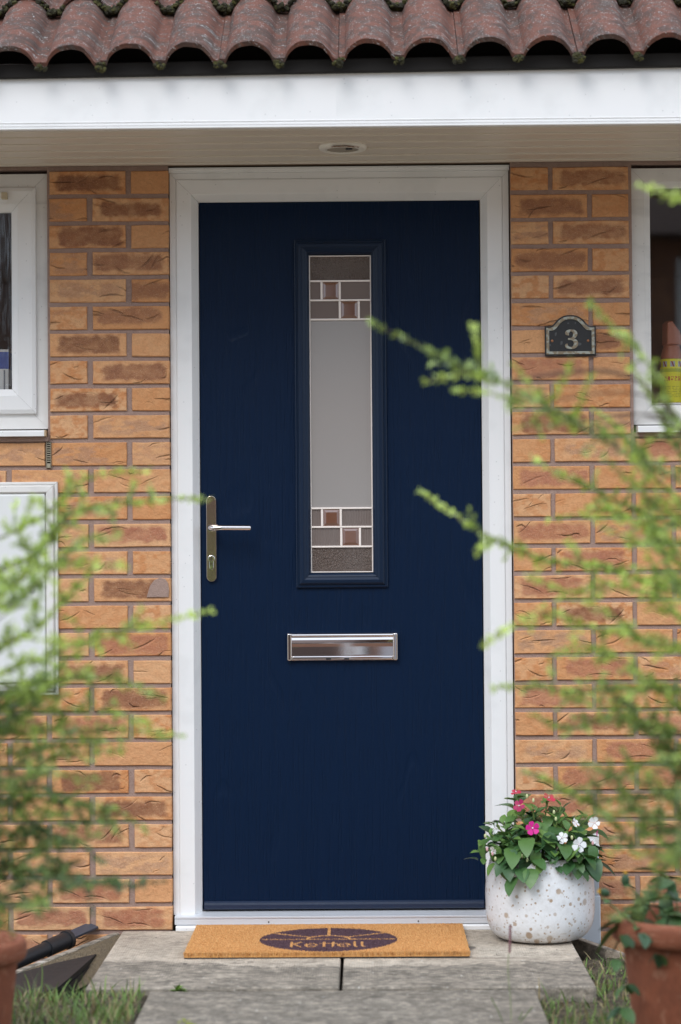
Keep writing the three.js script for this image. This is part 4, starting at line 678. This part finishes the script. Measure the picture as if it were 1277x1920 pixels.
{
  const r = rng(71), GR = [[0.045, 0.10, 0.03], [0.065, 0.14, 0.04], [0.035, 0.085, 0.035], [0.095, 0.17, 0.05]].map(c => leafMat(c, 0.2, 0.55)), LG = [leafGeo(0.075, 0.042, 0.3, 0.3, 5), leafGeo(0.055, 0.034, 0.3, 0.2, 5), leafGeo(0.09, 0.036, 0.25, 0.45, 5)], ST = leafMat([0.14, 0.18, 0.06], 0.1, 0.6);
  const w = thing('flowering_weed', 'green weed with small yellow flowers sprouting from the terracotta pot', 'weed', [0.752, 0.20, 1.36]);
  for (const [x, y, z] of [[-0.12, 0.05, 0.03], [-0.09, 0.11, -0.02], [-0.05, 0.13, 0.0], [-0.02, 0.08, 0.06], [0.04, 0.07, 0.02], [0.09, 0.10, 0.0], [-0.15, 0.06, 0.06], [0.0, 0.06, -0.05], [-0.07, 0.07, 0.08], [0.06, 0.12, -0.03]]) { part('stem', tube([[x * 0.3, -0.02, z * 0.3], [x * 0.7, y * 0.7, z * 0.7], [x, y, z]], 0.002, 6, 5), ST, w); for (let k = 0; k < 5; k++) { const a = r() * 6.28, lf = part('leaf', LG[Math.floor(r() * 3)], GR[Math.floor(r() * 4)], w); orient(lf, [x, y - k * 0.008, z], [Math.cos(a), 0.4 - 0.3 * k, Math.sin(a)], r() - 0.5); lf.scale.setScalar(0.6 + r() * 0.5); } }
  for (const [x, y, z, tx, ty] of [[-0.10, 0.02, 0.10, -0.20, 0.112], [-0.08, 0.05, 0.05, -0.150, 0.145]]) {
    part('stem', tube([[-0.05, -0.01, 0.02], [x, y, z], [tx, ty - 0.012, 0.10]], 0.0022, 8, 5), ST, w);
    const f = new THREE.Group(); f.name = 'flower'; w.add(f); orient(f, [tx, ty, 0.10], tx < -0.18 ? [-0.7, 0.3, 0.6] : [0, 1, 0.1]);
    part('bud_cup', new THREE.SphereGeometry(0.010, 12, 10).scale(0.9, 0.9, 1.5).translate(0, 0, -0.010), GR[2], f);
    for (let k = 0; k < 9; k++) { const p = part('petal', leafGeo(0.010, 0.005, 0.2, 0.1, 2), leafMat([0.75, 0.42, 0.01], 0.2, 0.6), f); p.rotation.set(0.5, 0, 0); p.rotation.order = 'ZXY'; p.rotation.z = k * 0.698; }
    for (let k = 0; k < 5; k++) { const lf = part('leaf', LG[1], GR[k % 3], w); orient(lf, [mix(x, tx, k / 5), mix(y, ty, k / 5), mix(z, 0.10, k / 5)], [Math.cos(k * 2.1), 0.1, Math.sin(k * 2.1)]); lf.scale.setScalar(0.55); }
  }
  for (const [x, y, z] of [[-0.155, 0.02, 0.09], [-0.17, -0.03, 0.09], [-0.15, -0.08, 0.11], [-0.16, -0.13, 0.10], [-0.12, 0.03, 0.13], [-0.09, -0.01, 0.15]]) for (let k = 0; k < 3; k++) { const a = r() * 6.28, lf = part('leaf', LG[1], GR[Math.floor(r() * 3)], w); orient(lf, [x, y, z], [Math.cos(a), -0.6, 0.3 + Math.sin(a)], r() - 0.5); lf.scale.setScalar(0.5 + r() * 0.35); }
  // broad leaved weed low in front of the grass
  const d = thing('dock_weed', 'broad leaved green weed low in the grass beside the path', 'weed', [-0.565, -0.085, 1.50]);
  for (const [a, e, s] of [[0.2, 0.5, 1.3], [1.2, 0.4, 1.2], [2.4, 0.5, 1.0], [3.6, 0.6, 0.9], [4.6, 0.4, 1.1], [5.5, 0.7, 1.2], [0.8, 1.0, 0.8], [3.0, 1.1, 0.8]]) { const lf = part('leaf', LG[0], GR[2 - (s > 1.1 ? 1 : 0)], d); orient(lf, [0, 0.008, 0], [Math.cos(a), e, Math.sin(a)], r() - 0.5); lf.scale.set(s * 1.25, s, s); }
  const d2 = thing('dock_weed', 'dark spreading weed growing below the small terracotta pot', 'weed', [-0.68, -0.085, 1.56]);
  for (let k = 0; k < 10; k++) { const a = k * 0.63, lf = part('leaf', LG[k % 3], GR[k % 3], d2); orient(lf, [0, 0.01, 0], [Math.cos(a), 0.4 + r() * 0.8, Math.sin(a)], r() - 0.5); lf.scale.setScalar(0.8 + r() * 0.5); }
  const s1 = thing('weed_seedling', 'tiny bright green seedling in the joint between step and path', 'seedling', [-0.388, -0.01, 0.851]);
  for (const [a, e, s] of [[0, 0.35, 0.45], [3.1, 0.3, 0.34], [1.2, 1.2, 0.40], [2.2, 1.6, 0.36], [5.2, 0.5, 0.4], [0.4, 0.1, 0.5]]) { const lf = part('leaf', LG[1], leafMat([0.13, 0.24, 0.03], 0.25, 0.5), s1); orient(lf, [0, 0.004, 0], [Math.cos(a), e, Math.sin(a) * 0.4], 0); lf.scale.setScalar(s); }
  const s2 = thing('weed_seedling', 'yellow green sprig on the garden path slab by the picture edge', 'seedling', [-0.335, -0.008, 1.262]);
  for (let k = 0; k < 9; k++) { const a = k * 0.8, lf = part('leaf', LG[1], leafMat([0.30, 0.33, 0.03], 0.25, 0.5), s2); orient(lf, [(r() - 0.5) * 0.03, 0.006 + r() * 0.012, 0], [Math.cos(a), 0.5 * r(), Math.sin(a)], 0); lf.scale.setScalar(0.26); }
  const gs = thing('grass_stalk', 'single purple headed grass stalk rising in front of the planter', 'grass stalk', [0.372, -0.08, 1.22]);
  part('stalk', tube([[0, 0, 0], [0.004, 0.10, 0.002], [-0.002, 0.20, 0.004], [0.002, 0.235, 0.004]], 0.0011, 10, 5), leafMat([0.26, 0.30, 0.14], 0.1, 0.6), gs);
  part('seed_head', tube([[0.002, 0.225, 0.004], [0.003, 0.25, 0.004], [0.004, 0.285, 0.004]], 0.0030, 8, 6), std([0.20, 0.09, 0.10], 0.8), gs);
  for (const [dx, dz, h] of [[0.05, 0.02, 0.11], [-0.04, 0.02, 0.13], [0.03, -0.02, 0.09]]) part('blade', tube([[0, 0, 0], [dx * 0.4, h * 0.6, dz * 0.4], [dx, h, dz]], 0.0012, 6, 4), leafMat([0.16, 0.22, 0.07], 0.2, 0.6), gs);
}

// ───────── grass ─────────
function grassPatch(label, seed, N, place) {
  const v = []; const pr = [[0, 0, 0.0017], [0.018, 0.002, 0.0016], [0.036, 0.008, 0.0011], [0.050, 0.017, 0.0003]];
  for (let k = 0; k < 3; k++) { const [y0, z0, w0] = pr[k], [y1, z1, w1] = pr[k + 1]; v.push(-w0, y0, z0, w0, y0, z0, w1, y1, z1, -w0, y0, z0, w1, y1, z1, -w1, y1, z1); }
  const g = new THREE.BufferGeometry(); g.setAttribute('position', new THREE.Float32BufferAttribute(v, 3)); g.computeVertexNormals();
  const m = new THREE.InstancedMesh(g, leafMat(0xffffff, 0.25, 0.7), N); m.name = numbered('grass'); m.userData = { label, category: 'grass', kind: 'stuff' }; sh(m);
  const r = rng(seed), M = new THREE.Matrix4(), E = new THREE.Euler(), c = new THREE.Color();
  for (let k = 0; k < N; k++) { const [x, y, z, s] = place(r); E.set((r() - 0.3) * 0.9, r() * 6.28, (r() - 0.5) * 0.7, 'YXZ'); M.makeRotationFromEuler(E).scale(new THREE.Vector3(0.8 + r() * 0.6, s, s)).setPosition(x, y, z); m.setMatrixAt(k, M); const dry = r() < 0.33, t = r(); m.setColorAt(k, c.setRGB(...(dry ? mix3([0.26, 0.20, 0.09], [0.38, 0.31, 0.16], t) : mix3([0.075, 0.145, 0.032], [0.20, 0.30, 0.065], t)))); }
  scene.add(m);
}
grassPatch('tufted green and straw grass between the black block and the path', 301, 6500, r => { const x = -0.46 - Math.pow(r(), 1.1) * 0.75, z = 0.72 + r() * 1.35; return [x, soilY(x, z) - 0.004, z, (0.28 + r() * r() * 1.2) * (z < 0.9 ? 1.05 : 1.1)]; });
grassPatch('dry patchy grass between the step, planter and terracotta pot', 302, 4200, r => { const z = 0.22 + Math.pow(r(), 0.8) * 1.7, x = (z < 0.85 ? 0.615 : 0.455) + Math.pow(r(), 1.25) * 0.75; return [x, soilY(x, z) - 0.004, z, (0.22 + r() * r() * 1.15) * (z < 0.6 ? 0.7 : 1.1)]; });
const RIGHT_STEMS = [[[0.606,1.131,2.45],[0.501,1.180,2.45],[0.396,1.234,2.45],[0.308,1.288,2.45],[0.238,1.323,2.45],[0.159,1.360,2.45],[0.077,1.394,2.45]],
[[0.269,1.307,2.45],[0.252,1.350,2.45],[0.243,1.393,2.45]],
[[0.282,1.301,2.45],[0.229,1.310,2.45],[0.167,1.300,2.45]],
[[0.336,1.269,2.43],[0.274,1.280,2.43],[0.212,1.285,2.43]],
[[0.634,0.938,2.25],[0.495,0.985,2.25],[0.356,1.010,2.25],[0.264,1.052,2.25],[0.217,1.085,2.25],[0.160,1.127,2.25]],
[[0.605,1.569,2.55],[0.564,1.595,2.55],[0.515,1.614,2.55]],
[[0.614,1.579,2.55],[0.584,1.586,2.55],[0.558,1.595,2.55]],
[[0.640,1.175,2.35],[0.595,1.238,2.35],[0.560,1.302,2.35],[0.524,1.366,2.35],[0.488,1.407,2.35],[0.448,1.438,2.35]],
[[0.647,1.140,2.30],[0.593,1.223,2.30],[0.552,1.279,2.30],[0.521,1.334,2.30]],
[[0.401,1.237,2.40],[0.356,1.278,2.40],[0.312,1.327,2.40]],
[[0.356,1.237,2.40],[0.383,1.282,2.40],[0.409,1.331,2.40]],
[[0.418,1.228,2.40],[0.428,1.272,2.40],[0.437,1.306,2.40]],
[[0.643,0.783,2.30],[0.515,0.782,2.30],[0.423,0.775,2.30],[0.341,0.785,2.30],[0.279,0.788,2.30]],
[[0.619,0.838,2.40],[0.522,0.870,2.40],[0.433,0.893,2.40],[0.353,0.915,2.40],[0.259,0.867,2.40]],
[[0.632,0.587,2.30],[0.531,0.601,2.30],[0.458,0.593,2.30],[0.385,0.616,2.30],[0.335,0.639,2.30]],
[[0.625,0.669,2.35],[0.544,0.665,2.35],[0.453,0.625,2.35],[0.408,0.605,2.35]],
[[0.638,0.512,2.25],[0.573,0.457,2.25],[0.517,0.402,2.25],[0.484,0.379,2.25]],
[[0.652,1.050,2.20],[0.558,1.088,2.20],[0.483,1.117,2.20],[0.418,1.146,2.20],[0.361,1.184,2.20]],
[[0.651,0.993,2.20],[0.577,1.050,2.20],[0.511,1.088,2.20],[0.445,1.084,2.20],[0.389,1.075,2.20]],
[[0.627,0.885,2.35],[0.556,0.940,2.35],[0.484,0.959,2.35],[0.402,0.950,2.35],[0.335,0.978,2.35]],
[[0.619,0.762,2.40],[0.539,0.798,2.40],[0.477,0.843,2.40],[0.415,0.853,2.40],[0.370,0.844,2.40]],
[[0.633,0.692,2.30],[0.560,0.720,2.30],[0.487,0.729,2.30],[0.405,0.712,2.30],[0.350,0.739,2.30]],
[[0.644,1.086,2.25],[0.580,1.143,2.25],[0.534,1.189,2.25],[0.498,1.236,2.25],[0.470,1.264,2.25]],
[[0.620,0.914,2.40],[0.568,1.003,2.40],[0.542,1.084,2.40],[0.525,1.155,2.40]],
[[0.632,0.619,2.30],[0.578,0.683,2.30],[0.533,0.729,2.30],[0.478,0.784,2.30]],
[[0.646,0.543,2.20],[0.590,0.525,2.20],[0.533,0.525,2.20],[0.477,0.507,2.20]]];
const LEFT_STEMS = [[[-0.612,1.040,2.25],[-0.518,1.081,2.25],[-0.453,1.123,2.25],[-0.406,1.155,2.25],[-0.317,1.165,2.25]],
[[-0.612,0.979,2.25],[-0.518,1.021,2.25],[-0.471,1.071,2.25],[-0.434,1.093,2.25],[-0.341,1.108,2.25],[-0.266,1.117,2.25],[-0.212,1.113,2.25]],
[[-0.578,0.910,2.45],[-0.489,0.967,2.45],[-0.436,1.019,2.45],[-0.391,1.044,2.45],[-0.351,1.045,2.45]],
[[-0.587,0.806,2.40],[-0.497,0.841,2.40],[-0.425,0.867,2.40],[-0.371,0.883,2.40],[-0.291,0.902,2.40],[-0.198,0.923,2.40]],
[[-0.595,0.758,2.35],[-0.505,0.753,2.35],[-0.432,0.755,2.35],[-0.351,0.743,2.35],[-0.301,0.732,2.35]],
[[-0.587,0.797,2.40],[-0.461,0.810,2.40],[-0.381,0.806,2.40],[-0.327,0.798,2.40],[-0.272,0.779,2.40]],
[[-0.604,0.668,2.30],[-0.494,0.690,2.30],[-0.402,0.694,2.30],[-0.352,0.698,2.30]],
[[-0.604,0.649,2.30],[-0.513,0.640,2.30],[-0.458,0.598,2.30],[-0.421,0.580,2.30],[-0.380,0.554,2.30]],
[[-0.613,0.566,2.25],[-0.520,0.538,2.25],[-0.474,0.482,2.25],[-0.451,0.449,2.25]],
[[-0.605,0.627,2.30],[-0.494,0.603,2.30],[-0.412,0.591,2.30],[-0.366,0.570,2.30],[-0.316,0.545,2.30]],
[[-0.614,0.483,2.25],[-0.502,0.464,2.25],[-0.391,0.454,2.25],[-0.295,0.449,2.25]],
[[-0.596,0.713,2.35],[-0.469,0.723,2.35],[-0.360,0.722,2.35],[-0.254,0.706,2.35]],
[[-0.621,0.927,2.20],[-0.545,0.983,2.20],[-0.507,1.049,2.20],[-0.441,1.081,2.20],[-0.431,1.129,2.20]],
[[-0.586,0.860,2.40],[-0.506,0.886,2.40],[-0.443,0.948,2.40],[-0.398,0.988,2.40],[-0.380,1.010,2.40]],
[[-0.596,0.740,2.35],[-0.532,0.785,2.35],[-0.486,0.812,2.35],[-0.450,0.839,2.35],[-0.413,0.852,2.35]],
[[-0.613,0.594,2.25],[-0.539,0.584,2.25],[-0.492,0.538,2.25],[-0.437,0.509,2.25],[-0.400,0.481,2.25]],
[[-0.622,0.514,2.20],[-0.566,0.485,2.20],[-0.528,0.438,2.20],[-0.500,0.400,2.20]],
[[-0.586,0.895,2.40],[-0.523,0.940,2.40],[-0.496,1.002,2.40],[-0.514,1.056,2.40],[-0.487,1.109,2.40]]];
// ───────── shrubs in front ─────────
function shrub(name, label, base, stems, seed, extra) {
  const S = thing(name, label, 'shrub', base), r = rng(seed), BARK = std([0.085, 0.055, 0.04], 0.85), LEAF = new THREE.MeshPhysicalMaterial({ color: 0xffffff, vertexColors: true, roughness: 0.55, side: THREE.DoubleSide, transmission: 0.4, thickness: 0 });
  const B = new THREE.Vector3(...base);
  const all = stems.map(s => ({ pts: s, hero: true }));
  for (let k = 0; k < extra.n; k++) { const t = extra.make(r); all.push({ pts: t, hero: false }); }
  for (const { pts: s, hero } of all) {
    const P = s.map((p, i) => new THREE.Vector3(p[0], p[1], p[2] + (hero ? 0.05 * Math.sin(i * 1.7 + s[0][1] * 9) : 0)).sub(B));
    const st = P[0], out = P[P.length - 1].clone().sub(st);
    const path = new THREE.CatmullRomCurve3([new THREE.Vector3(Math.sign(st.x) * -0 + (r() - 0.5) * 0.06, 0, (r() - 0.5) * 0.06), new THREE.Vector3(st.x * 0.25, st.y * 0.55, st.z * 0.4), st.clone().lerp(new THREE.Vector3(0, st.y, 0), 0.35).add(new THREE.Vector3(0, 0.0, 0)), ...P]);
    const len = path.getLength(), n = Math.max(20, Math.round(len / 0.03));
    const tg = new THREE.TubeGeometry(path, n, 0.0030, 5, false); { const p = tg.attributes.position; for (let i = 0; i <= n; i++) { const c = path.getPointAt(i / n), k = mix(1.4, 0.32, i / n); for (let q = 0; q <= 5; q++) { const id = i * 6 + q; p.setXYZ(id, c.x + (p.getX(id) - c.x) * k, c.y + (p.getY(id) - c.y) * k, c.z + (p.getZ(id) - c.z) * k); } } }
    const br = part('branch', tg, BARK, S);
    const pos = [], col = [], nor = [];
    const leaf = (o, d, side, size, lime) => { // a small oval leaf, four triangles, folded on its midrib
      const x = new THREE.Vector3().crossVectors(d, side).normalize(), y = side, l = size, w = size * 0.31, tip = d;
      const at = (a, b, c) => o.clone().addScaledVector(tip, a * l).addScaledVector(x, b * w).addScaledVector(y, c * w);
      const p0 = at(0, 0, 0), p1 = at(0.45, 1, 0.35), p2 = at(0.8, 0.7, 0.3), p3 = at(1, 0, 0.1), p4 = at(0.8, -0.7, 0.3), p5 = at(0.45, -1, 0.35), c0 = at(0.55, 0, 0);
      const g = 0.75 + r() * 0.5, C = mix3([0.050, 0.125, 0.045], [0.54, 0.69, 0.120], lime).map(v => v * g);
      for (const t of [[p0, p1, c0], [c0, p1, p2], [c0, p2, p3], [c0, p3, p4], [c0, p4, p5], [p0, c0, p5]]) { const nn = new THREE.Vector3().crossVectors(t[1].clone().sub(t[0]), t[2].clone().sub(t[0])).normalize(); for (const q of t) { pos.push(q.x, q.y, q.z); nor.push(nn.x, nn.y, nn.z); col.push(...C); } }
    };
    const dress = (curve, from, step, tip, big) => { const L = curve.getLength(), m = Math.floor(L * (1 - from) / step); for (let i = 0; i <= m; i++) { const t = clamp(from + (1 - from) * i / m), o = curve.getPointAt(t), d = curve.getTangentAt(t); const rv = new THREE.Vector3(r() - 0.5, r() * 0.7, r() - 0.5).normalize(), s = new THREE.Vector3().crossVectors(d, rv).normalize(); for (const sg of [-1, 1]) { if (r() < 0.12) continue; const ld = d.clone().multiplyScalar(0.55 + r() * 0.4).addScaledVector(s, sg * (0.7 + r() * 0.3)).add(new THREE.Vector3(0, 0.15 * r(), 0)).normalize(); leaf(o, ld, rv.clone().addScaledVector(ld, -rv.dot(ld)).normalize(), big * (0.75 + r() * 0.5), clamp(tip * (0.35 + 0.75 * t) + (r() - 0.5) * 0.35)); } } };
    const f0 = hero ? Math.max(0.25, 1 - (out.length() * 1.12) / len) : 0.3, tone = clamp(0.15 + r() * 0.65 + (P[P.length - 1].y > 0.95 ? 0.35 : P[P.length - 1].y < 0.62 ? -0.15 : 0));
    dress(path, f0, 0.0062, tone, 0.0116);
    const tw = Math.round(len * (1 - f0) / (hero ? 0.019 : 0.026)); for (let k = 0; k < tw; k++) {
      const t = f0 + (1 - f0) * (0.02 + 0.86 * (k + r()) / tw); if (t > 0.93) continue; const o = path.getPointAt(t), d = path.getTangentAt(t), side = new THREE.Vector3(r() - 0.5, r() - 0.42, r() - 0.5).normalize(); const dir = d.clone().multiplyScalar(0.75).addScaledVector(side, 0.85).normalize(), l = (0.03 + r() * 0.085) * (1.15 - t * 0.75);
      const c = new THREE.CatmullRomCurve3([o, o.clone().addScaledVector(dir, l * 0.5), o.clone().addScaledVector(dir, l).add(new THREE.Vector3(0, -0.012 * r(), 0))]);
      const twg = new THREE.TubeGeometry(c, 4, 0.0008, 3, false).toNonIndexed(); const q = twg.attributes.position, qn = twg.attributes.normal; for (let i = 0; i < q.count; i++) { pos.push(q.getX(i), q.getY(i), q.getZ(i)); nor.push(qn.getX(i), qn.getY(i), qn.getZ(i)); col.push(0.075, 0.055, 0.035); }
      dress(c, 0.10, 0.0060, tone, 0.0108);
    }
    const g = new THREE.BufferGeometry(); g.setAttribute('position', new THREE.Float32BufferAttribute(pos, 3)); g.setAttribute('normal', new THREE.Float32BufferAttribute(nor, 3)); g.setAttribute('color', new THREE.Float32BufferAttribute(col, 3));
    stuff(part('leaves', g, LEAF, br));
  }
  return S;
}
shrub('cotoneaster_shrub', 'arching small leaved shrub reaching over the door from beside the number plaque', [1.0, -0.12, 2.3], RIGHT_STEMS, 5, { n: 52, make: r => { const x = 0.53 + r() * 0.35, y = 0.40 + r() * 0.75, z = 2.1 + r() * 0.5; return [[x, y, z], [x - 0.05 - r() * 0.05, y + 0.06, z + 0.05], [x - 0.10 - r() * 0.12, y + 0.07 + 0.06 * r(), z + 0.1]]; } });
shrub('cotoneaster_shrub', 'dense small leaved shrub spreading in front of the meter box', [-1.0, -0.12, 2.3], LEFT_STEMS, 6, { n: 60, make: r => { const x = -0.53 - r() * 0.32, y = 0.38 + r() * 0.62, z = 2.05 + r() * 0.5; return [[x, y, z], [x + 0.05 + r() * 0.05, y + 0.04, z + 0.05], [x + 0.10 + r() * 0.12, y + 0.03 + 0.05 * r(), z + 0.1]]; } });

// ───────── the house across the way, mirrored in the glass and chrome ─────────
{
  const h = thing('brick_house', 'brown brick house across the street mirrored in letter plate and window', 'house', [0, -0.16, 17.5]);
  const bm = tex(512, 512, (i, j) => { const row = Math.floor(j / 8), bi = Math.floor((i + (row % 2) * 12) / 24), mort = j % 8 < 1 || (i + (row % 2) * 12) % 24 < 1.5; const t = hash(bi + 50, row + 9); return mort ? [0.26, 0.19, 0.165] : mix3([0.36, 0.175, 0.095], [0.20, 0.095, 0.06], t); }, true, true); bm.repeat.set(0.42, 0.42);
  const BB = std(0xffffff, 0.9, { map: bm }), WHT = std([0.72, 0.72, 0.72], 0.5), DK = phys([0.03, 0.035, 0.04], 0.08);
  part('wall', bx(-13, 13, 0, 4.6, 0, 0.3, 0), BB, h);
  const rf = new THREE.Shape([[-0.5, 4.55], [3.4, 6.3], [3.4, 4.55]].map(p => new THREE.Vector2(...p))); const rg = new THREE.ExtrudeGeometry(rf, { depth: 26.6, bevelEnabled: false }).rotateY(-Math.PI / 2).translate(13.3, 0, 0); part('roof', uvBox(rg), std([0.085, 0.052, 0.042], 0.9), h);
  const gd = part('garage_door', bx(-2.9, -0.22, 0.02, 2.25, -0.06, -0.005, 0.01), std([0.075, 0.045, 0.035], 0.6), h); for (let k = 1; k < 5; k++) part('panel_groove', bx(-2.85, -0.27, k * 0.43 - 0.01, k * 0.43 + 0.01, -0.066, -0.0605, 0), std([0.05, 0.03, 0.025], 0.6), gd);
  part('rain_pipe', bx(-0.155, -0.085, 0.02, 4.5, -0.09, -0.005, 0.02), WHT, h); const sw = part('window', bx(-0.05, 0.06, 0.9, 2.2, -0.05, -0.005, 0.01), WHT, h); part('pane', bx(0.062, 0.12, 0.95, 2.15, -0.05, -0.005, 0), DK, h); part('side_door', bx(0.24, 0.44, 0.02, 2.1, -0.05, -0.005, 0.01), std([0.42, 0.42, 0.45], 0.5), h);
  for (const [x, y] of [[-5.2, 0], [3.4, 0], [-5.2, 2.2], [-1.2, 2.2], [3.4, 2.2]]) { const w = part('window', bx(x, x + 1.8, 0.95 + y, 2.15 + y, -0.05, -0.005, 0.01), WHT, h); for (const q of [0.09, 0.95]) part('pane', bx(x + q, x + q + 0.76, 1.04 + y, 2.06 + y, -0.056, -0.0505, 0), DK, w); }
  part('door', bx(6.4, 7.35, 0.02, 2.1, -0.05, -0.005, 0.01), std([0.10, 0.03, 0.025], 0.5), h);
}
renderer.render(scene, camera);
